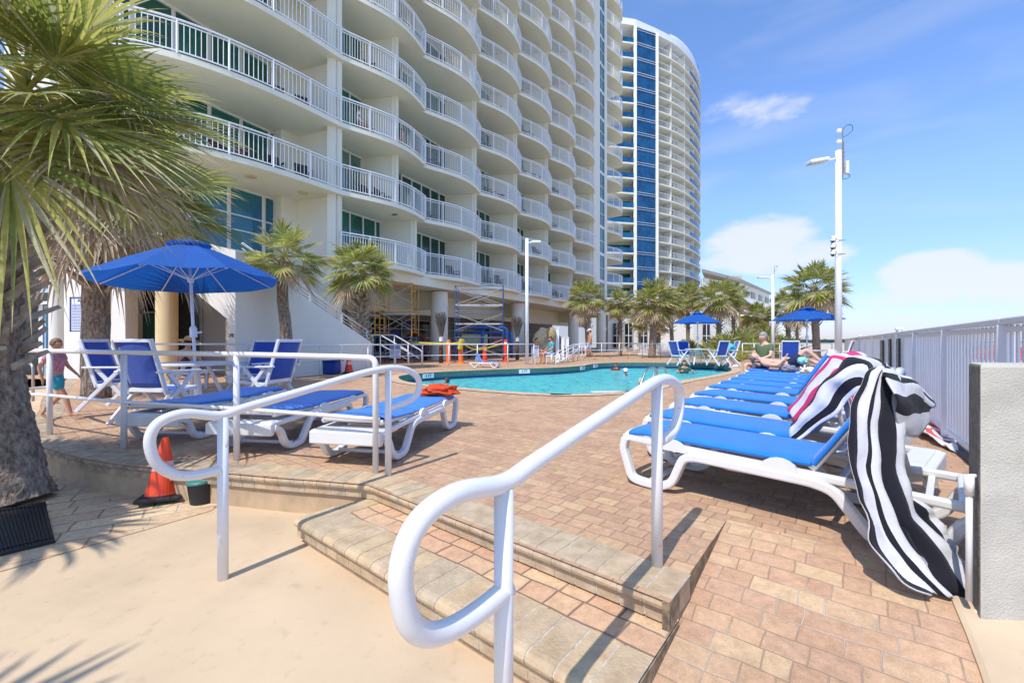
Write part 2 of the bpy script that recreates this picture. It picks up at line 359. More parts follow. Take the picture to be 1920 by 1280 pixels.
poolp = [(-3.3, 12.4), (-2.6, 10.9), (-1.2, 9.7), (.2, 8.75), (1.35, 8.5), (2.6, 9.1), (3.6, 10.3), (4.6, 11.5), (6.2, 13.2), (7.8, 15.2), (8.85, 17.4), (9.4, 19.0), (8.9, 20.2), (7.4, 20.9), (5.4, 21.0), (4.0, 20.2), (2.9, 18.2), (1.6, 17.0), (0.2, 16.3), (-1.4, 15.4), (-2.7, 14.4), (-3.3, 13.4)]
def closed(pts, n=4):
    m = len(pts); out = []
    for i in range(m):
        p0, p1, p2, p3 = [Vector((*pts[(i + k) % m], 0)) for k in (-1, 0, 1, 2)]
        for k in range(n):
            t = k / n; out.append(.5 * ((2 * p1) + (p2 - p0) * t + (2 * p0 - 5 * p1 + 4 * p2 - p3) * t * t + (3 * p1 - p0 - 3 * p2 + p3) * t ** 3))
    return out
pool = closed(poolp)
def offset_loop(lp, d):
    n = len(lp); out = []
    for i in range(n):
        t = (lp[(i + 1) % n] - lp[i - 1]).normalized(); out.append(lp[i] + Vector((t.y, -t.x, 0)) * d)
    return out
poolc = offset_loop(pool, .32)
def fill(name, loops, z, m):
    b = bmesh.new()
    for lp in loops:
        vs = [b.verts.new((p[0], p[1], z)) for p in lp]
        for i in range(len(vs)): b.edges.new((vs[i], vs[(i + 1) % len(vs)]))
    bmesh.ops.triangle_fill(b, use_beauty=True, use_dissolve=False, edges=b.edges[:])
    for f in b.faces:
        if f.normal.z < 0: f.normal_flip()
    me = bpy.data.meshes.new(name); b.to_mesh(me); b.free(); me.materials.append(m)
    o = bpy.data.objects.new(name, me); COL.objects.link(o); return o
tag(fill('pool_deck', [outer, [(p.x, p.y) for p in poolc]], 0, M_deck), kind='structure')
g = MB(); g.add([(-6000, -3000, -.9), (240, -3000, -.9), (240, 6000, -.9), (-6000, 6000, -.9)], [(0, 1, 2, 3)])
tag(g.build('ground', M_sand), kind='structure')
M_sea = mat('sea_water', (.03, .20, .26), .15, noise_amt=.3, noise_scale=.05, bump=.6, bump_scale=.8)
g = MB(); g.add([(240, -3000, -1.1), (6000, -3000, -1.1), (6000, 6000, -1.1), (240, 6000, -1.1)], [(0, 1, 2, 3)])
tag(g.build('sea', M_sea), kind='structure')
g = MB(); g.add([(-14, -8, GZ), (7, -8, GZ), (7, 3.2, GZ), (-1, 6, GZ), (-14, 13, GZ)], [(0, 1, 2, 3, 4)])
tag(g.build('terrace', M_coat), kind='structure')
# brick band on the lower level at the left
g = MB(); a = P(0, 1072, GZ); b_ = P(395, 958, GZ); dd = (a - b_).normalized()
far = b_ + dd * 9
g.add([(b_.x, b_.y, GZ + .004), (b_.x - .05, b_.y + .4, GZ + .004), (-12, 12, GZ + .004), (far.x - 3, far.y + 3, GZ + .004), (far.x, far.y, GZ + .004)], [(0, 1, 2, 3, 4)])
tag(g.build('side_path', M_patch), kind='structure')
def coping_units(mb, pts, W, z, depth=.27, jitter=.0, nm=3, drop=.11):
    """bull-nosed units along a polyline; the outside is to the right of the travel direction"""
    # resample
    pts = [Vector((p[0], p[1], 0)) for p in pts]; L = [0]
    for a, b in zip(pts, pts[1:]): L.append(L[-1] + (b - a).length)
    def at(s):
        s = max(0, min(L[-1], s))
        for i in range(len(pts) - 1):
            if s <= L[i + 1] + 1e-9: return pts[i].lerp(pts[i + 1], (s - L[i]) / max(1e-9, L[i + 1] - L[i]))
        return pts[-1]
    def nrm(s):
        t = (at(s + .12) - at(s - .12)).normalized(); return Vector((-t.y, t.x, 0))     # inward (left of travel)
    n = max(1, round(L[-1] / W)); w_ = L[-1] / n; gap = .0035
    prof = [(depth, 0), (.045, 0), (.022, -.004), (.007, -.014), (0, -.028), (.003, -.042), (.014, -.052), (.026, -.055), (.026, -drop), (depth, -drop)]
    for i in range(n):
        s0 = i * w_ + gap; s1 = (i + 1) * w_ - gap; rows = []
        dz = random.uniform(-.0015, .0015) ; m_ = random.randrange(nm)
        vs = []
        for s in (s0, s1):
            p = at(s); q = nrm(s)
            vs += [(p.x + q.x * d, p.y + q.y * d, z + h + dz) for d, h in prof]
        k = len(prof)
        mb.add(vs, [tuple(range(k)), tuple(reversed(range(k, 2 * k)))] + [(j, k + j, k + (j + 1) % k, (j + 1) % k) for j in range(k)], m_)
    # the grout bed, a little behind the faces
    N_ = max(2, n // 2)
    prof2 = [(depth - .002, -.002), (.047, -.002), (.024, -.0065), (.010, -.016), (.0035, -.028), (.0065, -.041), (.017, -.054), (.0285, -.056), (.0285, -drop + .002)]
    mb.grid([[Vector((at(L[-1] * i / n).x + nrm(L[-1] * i / n).x * d, at(L[-1] * i / n).y + nrm(L[-1] * i / n).y * d, z + h)) for d, h in prof2] for i in range(n + 1)], m=nm)
def cm(n, c, c2): return mat(n, c, .8, col2=c2, noise_scale=9, bump=.5, bump_scale=70, spec=.25)
CP = [cm('coping_tan', (.55, .42, .28), (.40, .29, .18)), cm('coping_grey', (.53, .42, .295), (.38, .29, .19)), cm('coping_warm', (.59, .45, .28), (.44, .31, .19)), M_grout]
CPD = [cm('coping_old_a', (.54, .42, .29), (.22, .165, .12)), cm('coping_old_b', (.50, .38, .26), (.26, .20, .14)), cm('coping_old_c', (.55, .42, .28), (.30, .22, .15)), cm('old_grout', (.44, .36, .27), (.3, .23, .17))]
# deck edge coping
left_edge = [p for p in edge if p[0] < -2.2]; mid_edge = [p for p in edge if p[0] >= -2.35] + [C0]
# rounded start of the straight stair edge
g = MB(); coping_units(g, left_edge, .40, .003); tag(g.build('deck_edge', CPD), kind='structure')
g = MB(); coping_units(g, mid_edge, .115, .003); tag(g.build('deck_edge', CP), kind='structure')
LL = Vector((-1.44, 2.807, 0)); LR = LL + du2 * 2.3
g = MB(); LQ = LL + pp2 * .55; LK = LL + pp2 * .04; LJ = LL + du2 * .04; coping_units(g, [(LL.x, LL.y), (LR.x, LR.y)], .125, TZ, depth=.28, drop=.12); LK = LL + pp2 * .285; coping_units(g, [(LQ.x, LQ.y), (LK.x, LK.y)], .125, TZ, depth=.20, drop=.12); tag(g.build('lower_step_edge', CP), kind='structure')
# wall below the deck edge, and body of the lower step
g = MB()
e2 = [Vector((*p, 0)) for p in edge] + [Vector((*C0, 0))]
inn = []
for i, p in enumerate(e2):
    t = (e2[min(i + 1, len(e2) - 1)] - e2[max(i - 1, 0)]).normalized(); inn.append(p + Vector((-t.y, t.x, 0)) * .05)
g.grid([[(p.x, p.y, -.10), (p.x, p.y, GZ - .05)] for p in inn])
tag(g.build('deck_wall', M_ochre), kind='structure')
g = MB()
a = LL + pp2 * .05 + du2 * .05; b_ = LR + pp2 * .05 - du2 * .01; c = b_ + pp2 * .55; d = a + pp2 * .62
g.prism([(p.x, p.y) for p in (a, b_, c, d)], GZ - .05, TZ - .008)
tag(g.build('step_body', M_ochre), kind='structure')
g = MB(); a = LL + pp2 * .1 + du2 * .1; b_ = LR + pp2 * .1; c = b_ + pp2 * .47; d = a + pp2 * .64 
g.add([(p.x, p.y, TZ - .003) for p in (a, b_, c, d)], [(0, 1, 2, 3)])
tag(g.build('lower_step_tread', M_tread), kind='structure')
# side cheeks of the steps towards the ramp
g = MB()
for p, q, zt in ((Vector((*C0, 0)), Vector((*T0, 0)), -.003), (LR + du2 * .004, LR + pp2 * .56 + du2 * .004, TZ - .012)):
    n_ = Vector((pp2.y, -pp2.x, 0)); 
    g.slab([(p.x, p.y, zt), (q.x, q.y, zt), (q.x, q.y, -.35), (p.x, p.y, -.35)], n_ * -.03)
tag(g.build('step_side', mat('mortar_cheek', (.40, .29, .17), .95, col2=(.12, .09, .06), noise_scale=12, bump=1, bump_scale=40)), kind='structure')
# ramp falling towards the viewer
RS = .155
def rp(s, d): p = Vector((*T0, 0)) + du2 * s - pp2 * d; return (p.x, p.y, -RS * d)
g = MB()
g.add([rp(-.02, 0), rp(.80, 0), rp(1.6, .0), rp(1.6, .3), rp(.96, .3), rp(.96, 1.1), rp(.96, 2.2), rp(-.02, 2.2)][::-1], [tuple(range(8))])
tag(g.build('ramp', M_ramp), kind='structure')
g = MB(); g.grid([[(lambda q: (q[0], q[1], q[2] + dz))(rp(s, d)) for s, dz in ((s0, -.1), (s0 + .004, .012), (s0 + .02, .02), (3.2, .02))] for s0, d in ((.90, .20), (.915, .40), (.925, .60), (.93, 1.1), (.94, 2.2))])
tag(g.build('terrace_patch', M_coat), kind='structure')
# ---- pool
M_plaster = mat('pool_plaster', (.10, .62, .72), .7, noise_amt=.1, noise_scale=2)
M_tile = mat('green_waterline_tile', (.10, .22, .18), .35, col2=(.03, .10, .09), noise_scale=25)
M_tileb = mat('blue_waterline_tile', (.01, .06, .20), .3, col2=(.01, .03, .09), noise_scale=30)
M_pc = paver_mat('pool_coping', (.775, -.632), .2, .2, [(.58, .40, .26), (.54, .38, .25), (.6, .44, .3)], (.25, .18, .12))
WZ = -.27
def ring(z0, l0, z1, l1, m, name, parent):
    g = MB(); n = len(l0)
    g.add([(p.x, p.y, z0) for p in l0] + [(p.x, p.y, z1) for p in l1], [(i, (i + 1) % n, n + (i + 1) % n, n + i) for i in range(n)])
    return g.build(name, m, parent)
pt = thing('swimming_pool', (1, 12, 0), 'kidney shaped turquoise swimming pool with green tile rim set in the brick deck', 'pool')
pt.location = (0, 0, 0)
inn = pool
ring(.012, poolc, .012, inn, M_pc, 'coping', pt); 
g = MB(); 
ring(.012, inn, -.17, inn, M_tile, 'tile_band', pt); ring(-.17, inn, WZ - .06, inn, M_tileb, 'blue_tile_band', pt); ring(WZ - .06, inn, -1.25, inn, M_plaster, 'pool_wall', pt)
f = fill('pool_floor', [[(p.x, p.y) for p in inn]], -1.25, M_plaster); f.parent = pt
M_num = mat('white_marker_tile', (.8, .82, .8), .4)
g = MB()
# depth markers "3 FT" on the far waterline
def letters(s, p, size, m, name, parent, rot, ext=.002, align='CENTER'):
    cu = bpy.data.curves.new(name, 'FONT'); cu.body = s; cu.size = size; cu.extrude = ext; cu.align_x = align; cu.align_y = 'CENTER'
    o = bpy.data.objects.new(name, cu); COL.objects.link(o); dg = bpy.context.evaluated_depsgraph_get()
    me = bpy.data.meshes.new_from_object(o.evaluated_get(dg)); bpy.data.objects.remove(o); me.materials.clear(); me.materials.append(m)
    o = bpy.data.objects.new(name, me); COL.objects.link(o); o.location = p; o.rotation_euler = rot
    if parent: o.parent = parent
    return o
def near_pool(px, lp):
    best = None
    for i in range(len(lp)):
        a = lp[i]; b = lp[(i + 1) % len(lp)]
        for t in (0, .25, .5, .75):
            p = a.lerp(b, t)
            if p.y > 12.5 or False:
                e = abs(960 + F * p.x / p.y - px)
                if best is None or e < best[0]: best = (e, p, (b - a).normalized())
    return best[1], best[2]
for px in (801, 984, 1092, 1117):
    p, t = near_pool(px, [q for q in pool if q.y > 12.6])
    nn = Vector((t.y, -t.x, 0)); nn = nn if nn.y < 0 else -nn
    M_ = Matrix((Vector((-nn.y, nn.x, 0)), Vector((0, 0, 1)), nn)).transposed()
    g = MB(); c = p + nn * .012; g.box((c.x, c.y, -.10), (.46, .15, .02), mat=M_); tl = g.build('depth_marker', M_num, pt)
    o = letters('3 FT', (c + nn * .012 + Vector((0, 0, -.10))), .14, M_tileb, 'depth_lettering', pt, M_.to_euler())
# water
m = bpy.data.materials.new('pool_water'); m.use_nodes = True; N = m.node_tree.nodes; L = m.node_tree.links; N.clear()
out = N.new('ShaderNodeOutputMaterial'); tr = N.new('ShaderNodeBsdfTransparent'); tr.inputs[0].default_value = (.55, .95, .97, 1)
gl = N.new('ShaderNodeBsdfGlossy'); gl.inputs['Roughness'].default_value = .06; fr = N.new('ShaderNodeFresnel'); fr.inputs[0].default_value = 1.33
df = N.new('ShaderNodeBsdfDiffuse'); df.inputs[0].default_value = (.20, .84, .86, 1); m0 = N.new('ShaderNodeMixShader'); m0.inputs[0].default_value = .55
g_ = N.new('ShaderNodeNewGeometry'); mp = N.new('ShaderNodeMapping'); mp.inputs['Scale'].default_value = (1, 1, 1); L.new(g_.outputs['Position'], mp.inputs[0])
nz = N.new('ShaderNodeTexNoise'); nz.inputs['Scale'].default_value = 2.4; nz.inputs['Detail'].default_value = 5; nz.inputs['Distortion'].default_value = 1.6; L.new(mp.outputs[0], nz.inputs['Vector'])
bp = N.new('ShaderNodeBump'); bp.inputs['Strength'].default_value = 1.0; bp.inputs['Distance'].default_value = .32; L.new(nz.outputs[0], bp.inputs['Height'])
for q in (gl, fr, df): L.new(bp.outputs[0], q.inputs['Normal'])
mx = N.new('ShaderNodeMixShader'); mm = nmath(N, L, 'MULTIPLY', fr.outputs[0], .6)
L.new(tr.outputs[0], m0.inputs[1]); L.new(df.outputs[0], m0.inputs[2])
L.new(mm, mx.inputs[0]); L.new(m0.outputs[0], mx.inputs[1]); L.new(gl.outputs[0], mx.inputs[2]); L.new(mx.outputs[0], out.inputs[0])
tag(fill('pool_water', [[(p.x, p.y) for p in pool]], WZ, m), kind='structure')
# white skimmer covers beside the pool
for px, py, wd, lb in ((1050, 736, .42, 'small white rectangular skimmer lid in the deck at the near pool edge'), (1150, 731, 1.0, 'long white grate strip in the deck along the near pool edge')):
    p = P(px, py + 2); g = MB(); g.box((p.x, p.y - .15, .005), (wd, .2, .014), rz=.08); tag(g.build('skimmer_cover', M_resin, bevel=.003), lb, 'cover')

# ------------------------------------------------------------------ hand rails at the steps
class Plane2:
    """vertical plane through base B along d; pixels are turned into points of it"""
    def __init__(s, B, d): s.B = Vector((B[0], B[1], 0)); s.d = Vector((d[0], d[1], 0)).normalized()
    def at(s, px, py):
        k = (px - 960) / F; t = (k * s.B.y - s.B.x) / (s.d.x - k * s.d.y); p = s.B + s.d * t
        return Vector((p.x, p.y, EYE + (640 - py) / F * p.y))
rr = .0257
B1 = Vector((-.022, 1.12, 0)); B2 = Vector((.68, 2.0, 0)); pl = Plane2(B1, (B2 - B1))
t = thing('handrail', (B2.x, B2.y, 0), 'big white pipe handrail in the foreground, nearest the viewer, at the right of the steps', 'handrail')
def place_rel(o, t): o.location = -Vector(t.location); return o
path = [(953, 1100), (880, 1158), (815, 1188), (770, 1170), (752, 1100), (757, 1040), (780, 985), (820, 945), (870, 920), (945, 905), (1000, 868), (1100, 800), (1190, 740), (1232, 714), (1256, 712), (1272, 730), (1273, 770), (1262, 808), (1240, 825)]
pts = [pl.at(*q) for q in path]
g = MB(); g.tube(bez(pts, 6), rr, 16); place_rel(g.build('rail', M_rail, t, smooth=True), t)
top = pl.at(948, 912); g = MB(); g.tube([(B1.x, B1.y, TZ - .02), (B1.x, B1.y, top.z)], rr, 16); place_rel(g.build('post', M_rail, t, smooth=True), t)
top = pl.at(1236, 722); g = MB(); g.tube([(B2.x, B2.y, 0), (B2.x, B2.y, top.z)], rr, 16); place_rel(g.build('post', M_rail, t, smooth=True), t)
B1 = P(418, 1085, GZ); B2 = P(728, 891); pl = Plane2(B1, (B2 - B1))
t = thing('handrail', (B2.x, B2.y, 0), 'white pipe handrail left of the steps, its loop in front of the cone', 'handrail')
path = [(414, 880), (370, 890), (330, 890), (295, 870), (281, 835), (287, 805), (310, 785), (350, 775), (412, 779), (460, 764), (560, 735), (650, 708), (700, 695), (735, 690), (765, 694), (784, 710), (784, 735), (765, 752), (730, 764)]
pts = [pl.at(*q) for q in path]
g = MB(); g.tube(bez(pts, 6), rr, 16); place_rel(g.build('rail', M_rail, t, smooth=True), t)
M_post_worn = mat('worn_post_paint', (.80, .81, .82), .4, col2=(.36, .27, .18), noise_scale=14, contrast=(.24, .36))
g = MB(); g.tube([(B1.x, B1.y, GZ), (B1.x, B1.y, pl.at(412, 782).z)], rr + .002, 16); place_rel(g.build('post', M_post_worn, t, smooth=True), t)
g = MB(); g.tube([(B2.x, B2.y, 0), (B2.x, B2.y, pl.at(728, 694).z)], rr, 16); place_rel(g.build('post', M_rail, t, smooth=True), t)
# guard rail on the deck edge
posts = [(-6.35, 5.85), (-5.2, 4.8), (-3.82, 4.2), (-2.44, 3.78), (-1.09, 3.41)]
t = thing('guard_rail', (-3.82, 4.2, 0), 'white two-bar guard rail on the left deck edge in front of the blue chairs', 'railing')
top = bez([(-6.15, 5.75, .93), (-6.25, 5.5, .94), (-5.9, 5.2, .94), (-5.2, 4.8, .945), (-3.82, 4.2, .942), (-2.44, 3.78, .936), (-1.35, 3.47, .925)], 6) + rounded([(-1.3, 3.46, .923), (-1.09, 3.41, .918), (-1.09, 3.41, .78)], .12)[1:] + [Vector((-1.09, 3.41, 0))]
g = MB(); g.tube(top, .024, 14); place_rel(g.build('top_rail', M_rail, t, smooth=True), t)
low = bez([(-6.3, 6.0, .42), (-6.42, 5.72, .42), (-6.0, 5.2, .42), (-5.2, 4.8, .445), (-3.82, 4.2, .455), (-2.44, 3.78, .455), (-1.09, 3.41, .43)], 6)
g = MB(); g.tube(low, .018, 12); place_rel(g.build('lower_rail', M_rail, t, smooth=True), t)
for x, y in posts[:-1]:
    g = MB(); g.tube([(x, y, 0), (x, y, .93)], .026, 14); place_rel(g.build('post', M_rail, t, smooth=True), t)
# side rail going back to the left
t = thing('guard_rail', (-7.3, 7.2, 0), 'short white two-bar rail behind the first blue chair, left of the palm trunk', 'railing')
for pa, pb in (((-6.9, 8.0), (-5.2, 8.3)),):
    for z, r in ((1.0, .02), (.5, .016)):
        g = MB(); g.tube([(pa[0], pa[1], z), (pb[0], pb[1], z)], r, 10); place_rel(g.build('bar', M_rail, t, smooth=True), t)
    for q in (pa, pb):
        g = MB(); g.tube([(q[0], q[1], 0), (q[0], q[1], 1.0)], .022, 10); place_rel(g.build('post', M_rail, t, smooth=True), t)
# short steel hoop rails by the big palm
for i, (px, py, lb) in enumerate(((44, 762, 'steel hoop rail by the leaning palm, the left one of a pair'), (62, 752, 'steel hoop rail by the leaning palm, the right one of a pair'))):
    p = P(px, py); g = MB(); g.tube(rounded([(p.x, p.y, 0), (p.x, p.y, .66), (p.x - .5, p.y + .25, .66), (p.x - .5, p.y + .25, 0)], .15, 6), .02, 10)
    tag(g.build('hoop_rail', mat('satin_steel', (.5, .48, .45), .3, metal=.8), smooth=True), lb, 'hoop rail')

# ------------------------------------------------------------------ sun loungers
LZ = .335
def side_path(sgn):
    y = sgn * .315
    P_ = [(.02, .33), (.0, .26), (.07, .05), (.14, .035), (.30, .035), (.38, .08), (.46, .27), (.55, .285), (1.18, .275), (1.28, .25), (1.43, .05), (1.50, .035), (1.62, .035), (1.69, .08), (1.76, .22), (1.86, .26)]
    return [Vector((a, y, b)) for a, b in P_]
def rbox_tube(mb, pts, wd, ht, r=.012, m=0):
    """rounded rectangular tube swept in the xz plane (y const)"""
    pts = [Vector(p) for p in pts]; K = len(pts); o = len(mb.v)
    pr = []
    for cx, cz, a0 in ((1, 1, 0), (-1, 1, 90), (-1, -1, 180), (1, -1, 270)):
        for k in range(3):
            a = R(a0 + 45 * k); pr.append((cx * (wd / 2 - r) + r * math.cos(a), cz * (ht / 2 - r) + r * math.sin(a)))
    n = len(pr)
    for i, p in enumerate(pts):
        t = (pts[min(i + 1, K - 1)] - pts[max(i - 1, 0)]).normalized(); up = Vector((-t.z, 0, t.x))
        for y, z in pr: mb.v.append(tuple(p + Vector((0, y, 0)) + up * z))
    for i in range(K - 1):
        for k in range(n):
            k2 = (k + 1) % n; mb.f.append((o + i * n + k, o + i * n + k2, o + (i + 1) * n + k2, o + (i + 1) * n + k)[::-1]); mb.m.append(m)
    mb.f.append(tuple(o + k for k in range(n))); mb.m.append(m); mb.f.append(tuple(o + (K - 1) * n + k for k in reversed(range(n)))); mb.m.append(m)
def make_lounger(ang, name='sun_lounger'):
    t = thing(name, (0, 0, 0), 'x', 'sun lounger')
    for s in (-1, 1):
        g = MB(); sp = side_path(s); rbox_tube(g, rounded([(p.x, p.y, p.z) for p in sp], .045, 3), .062, .055)
        # upper side bar that carries the sling, with a half-round bump
        rbox_tube(g, [(.0, s * .30, LZ + .0), (.3, s * .30, LZ - .01), (1.2, s * .30, LZ - .03), (1.88, s * .30, LZ - .05)], .05, .045)
        for sx in (.38, 1.02):
            o = [(sx + .10 * math.cos(R(a)), s * .335, LZ - .035 + .075 * math.sin(R(a))) for a in range(0, 181, 20)]
            g.slab(o, (0, -s * .03, 0))
        g.build('side_frame', M_resin, t, fix=True)
    g = MB()
    # foot cross bar, head panel, cross struts
    g.tube(rounded([(.02, -.3, LZ), (-.02, -.2, LZ + .005), (-.03, 0, LZ + .01), (-.02, .2, LZ + .005), (.02, .3, LZ)], .05), .028, 10)
    g.build('foot_bar', M_resin, t, smooth=True)
    for xx in (.22, 1.56): g = MB(); g.tube([(xx, -.3, .06), (xx, .3, .06)], .018, 8); g.build('cross_bar', M_resin, t, smooth=True)
    g = MB(); g.bar((1.88, -.33, .245), (1.88, .33, .245), .05, .11); g.bar((1.80, -.30, .30), (1.80, .30, .30), .12, .03)
    g.build('head_panel', M_resin, t, bevel=.012)
    g = MB()
    for k in range(4): g.bar((1.28 + k * .12, -.28, .27), (1.28 + k * .12, .28, .27), .03, .02)
    g.build('ratchet_rack', M_resin, t, bevel=.004)
    # sling: closed flat tube with rolled edges
    def sling(mb, path, hw=.305, th=.028, seed=0):
        rows = []
        for i, (x, z, nx, nz) in enumerate(path):
            row = []
            for k in range(24):
                a = 2 * math.pi * k / 24; cx = math.copysign(abs(math.cos(a)) ** .35, math.cos(a)) * hw
                sag = -.010 * (1 - (cx / hw) ** 2) * math.sin(math.pi * min(1, i / (len(path) - 1)))
                h = math.sin(a) * th + sag + .004 * noise.noise(Vector((x * 5 + seed, cx * 6, 0)))
                row.append((x + nx * h, cx, z + nz * h))
            row.append(row[0]); rows.append(row)
        mb.grid(rows)
    th = R(ang); bx, bz = 1.17, LZ + .03
    n = 10
    sp = [(.035 + (bx - .035) * i / n, LZ + .045 - .015 * i / n - (.012 if i in (0,) else 0), 0, 1) for i in range(n + 1)]
    g = MB(); sling(g, sp); autosmooth(g.build('seat_sling', M_blue, t, fix=True), 60)
    bl = .61
    bp_ = [(bx + .01 + math.cos(th) * bl * i / 6, bz + math.sin(th) * bl * i / 6, -math.sin(th), math.cos(th)) for i in range(7)]
    g = MB(); sling(g, bp_, seed=4); autosmooth(g.build('back_sling', M_blue, t, fix=True), 60)
    g = MB(); ex, ez = bx + math.cos(th) * (bl + .01), bz + math.sin(th) * (bl + .01)
    for s in (-1, 1):
        g.tube([(bx, s * .27, bz - .03), (ex, s * .27, ez - .03)], .022, 8)
        if ang > 10: g.bar((bx + math.cos(th) * .5, s * .22, bz + math.sin(th) * .5 - .03), (bx + .38, s * .22, .27), .03, .02)
    g.tube([(ex, -.26, ez - .01), (ex, .26, ez - .01)], .024, 10)
    g.build('back_frame', M_resin, t, smooth=True)
    return t
LF = make_lounger(3)
LU = make_lounger(57)
def put(proto, tip, ax, label, first, group=None):
    """tip: world xy of the nearer foot corner, ax: axis direction"""
    ax = Vector((ax[0], ax[1], 0)).normalized(); ax = Matrix.Rotation(R(random.uniform(-1.8, 1.8)), 3, 'Z') @ ax; wv = Vector((-ax.y, ax.x, 0))
    o = Vector((tip[0], tip[1], 0)) + wv * .33
    rz = math.atan2(ax.y, ax.x)
    if first: proto.location = o; proto.rotation_euler = (0, 0, rz); proto['label'] = label; r = proto
    else: r = dup(proto, o, rz, label)
    if group: r['group'] = group
    return r
LNG = 'blue and white loungers in the right row'
rowp = [((.83, 3.2), (.69, -.72), 'nearest blue sun lounger, with the large black and white towel over its back'),
        ((1.22, 3.93), (.66, -.75), 'second blue sun lounger from the front, black and white towel laid along its back'),
        ((1.76, 4.75), (.64, -.77), 'third blue sun lounger from the front, with a pink and white towel on its back'),
        ((2.32, 5.55), (.64, -.77), 'fourth blue sun lounger from the front in the right row, empty'),
        ((2.9, 6.4), (.65, -.76), 'fifth blue sun lounger from the front in the right row, empty'),
        ((3.42, 7.1), (.65, -.76), 'sixth blue sun lounger from the front in the right row, empty'),
        ((3.95, 7.8), (.65, -.76), 'seventh blue sun lounger from the front in the right row, empty'),
        ((4.45, 8.5), (.65, -.76), 'eighth blue sun lounger from the front in the right row, empty'),
        ((4.98, 9.2), (.66, -.75), 'ninth blue sun lounger from the front, the one just before the sunbathers')]
RL = []
for i, (tp, ax, lb) in enumerate(rowp): RL.append(put(LU, tp, ax, lb, i == 0, LNG))
RL.append(put(LF, (5.5, 10.0), (.86, -.5), 'flat blue sun lounger at the far end of the row under the sunbathers', True, LNG))
LFG = 'flat loungers behind the left guard rail'
def put2(nearc, ax, lb, grp=LFG):
    """head end near the viewer at nearc (centre of the near legs), the foot end points along -ax"""
    ax = Vector((ax[0], ax[1], 0)).normalized(); o = Vector((nearc[0], nearc[1], 0)) + ax * 1.6
    r = dup(LF, o, math.atan2(-ax.y, -ax.x), lb); r['group'] = grp; return r
put2((-1.33, 3.83), (.2, .98), 'flat blue sun lounger with the crumpled orange towel on its foot end')
put2((-2.47, 4.2), (.12, .99), 'flat empty blue sun lounger, middle of the three behind the left guard rail')
put2((-3.67, 4.6), (.05, 1), 'flat blue sun lounger, left of three, in the shade of the blue umbrella')
# ------------------------------------------------------------------ resin high-back chairs
def make_chair(name='patio_chair', fab=None):
    """front is +y, back rest at -y"""
    t = thing(name, (0, 0, 0), 'x', 'chair'); hw = .275
    bx = lambda z: -.20 - (z - .42) * .30
    for s in (-1, 1):
        g = MB(); g.bar((s * hw, bx(.36), .36), (s * hw, bx(1.08), 1.08), .035, .05); g.build('back_post', M_resin_s, t, bevel=.008)
        g = MB(); g.bar((s * hw * 1.06, .34, 0), (s * hw * 1.06, -.18, .64), .035, .055); g.build('leg', M_resin_s, t, bevel=.008)
        g = MB(); g.bar((s * hw * 1.16, -.42, 0), (s * hw * 1.16, .16, .64), .035, .055); g.build('leg', M_resin_s, t, bevel=.008)
        g = MB(); g.bar((s * hw * 1.12, -.34, .66), (s * hw * 1.12, .28, .655), .065, .03); g.build('armrest', M_resin_s, t, bevel=.01)
    g = MB(); g.bar((-hw, .26, .42), (hw, .26, .42), .05, .04)
    for s in (-1, 1): g.bar((s * hw, -.2, .38), (s * hw, .27, .42), .035, .05)
    g.bar((-hw, bx(.42), .42), (hw, bx(.42), .42), .035, .06)
    g.build('seat_frame', M_resin_s, t, bevel=.008)
    g = MB(); g.bar((-hw, bx(1.06), 1.06), (hw, bx(1.06), 1.06), .035, .045); g.build('back_crossbar', M_resin_s, t, bevel=.008)
    g = MB(); rows = []
    for i in range(9):
        z = .45 + .60 * i / 8
        rows.append([(hw * .93 * (-1 + 2 * k / 8), bx(z) + .012 * math.sin(math.pi * k / 8) * -1, z) for k in range(9)])
    g.grid(rows); o = g.build('back_sling', fab or M_blue2, t, smooth=True); so = o.modifiers.new('s', 'SOLIDIFY'); so.thickness = .012
    g = MB(); rows = []
    for i in range(9):
        y = -.2 + .46 * i / 8
        rows.append([(hw * .93 * (-1 + 2 * k / 8), y, .43 - .03 * math.sin(math.pi * i / 8)) for k in range(9)])
    g.grid(rows); o = g.build('seat_sling', fab or M_blue2, t, smooth=True); so = o.modifiers.new('s', 'SOLIDIFY'); so.thickness = .012
    return t
CH = make_chair()
def chair(loc, face, label, first=False, group=None):
    """face: heading of the front, degrees (0 = +x)"""
    rz = R(face - 90)
    if first: CH.location = loc; CH.rotation_euler = (0, 0, rz); CH['label'] = label; r = CH
    else: r = dup(CH, loc, rz, label)
    if group: r['group'] = group
    return r
NG = 'blue patio chairs at the near umbrella table'
chair((-4.72, 5.75, 0), 82, 'blue patio chair with its back turned to the viewer, in front of the umbrella table', True, NG)
chair((-6.15, 6.75, 0), 12, 'blue patio chair at the left of the umbrella table, beside the palm trunk', group=NG)
chair((-4.75, 7.75, 0), 258, 'blue patio chair on the far side of the umbrella table facing the viewer', group=NG)
chair((-3.95, 6.9, 0), 172, 'blue patio chair at the right of the umbrella table seen from its side', group=NG)
def make_table(h=.72, r=.55):
    t = thing('patio_table', (0, 0, 0), 'x', 'table')
    g = MB(); g.lathe([(r - .02, h - .04), (r, h - .03), (r, h - .008), (r - .012, h)], n=32); g.build('table_top', M_resin_s, t)
    for k in range(4):
        a = R(45 + 90 * k); g = MB(); g.bar((math.cos(a) * .15, math.sin(a) * .15, h - .05), (math.cos(a) * r * .8, math.sin(a) * r * .8, 0), .05, .05); g.build('leg', M_resin_s, t, bevel=.01)
    return t
TB = make_table(); TB.location = (-5.0, 6.75, 0); TB['label'] = 'round white table under the large blue umbrella, among the blue chairs'
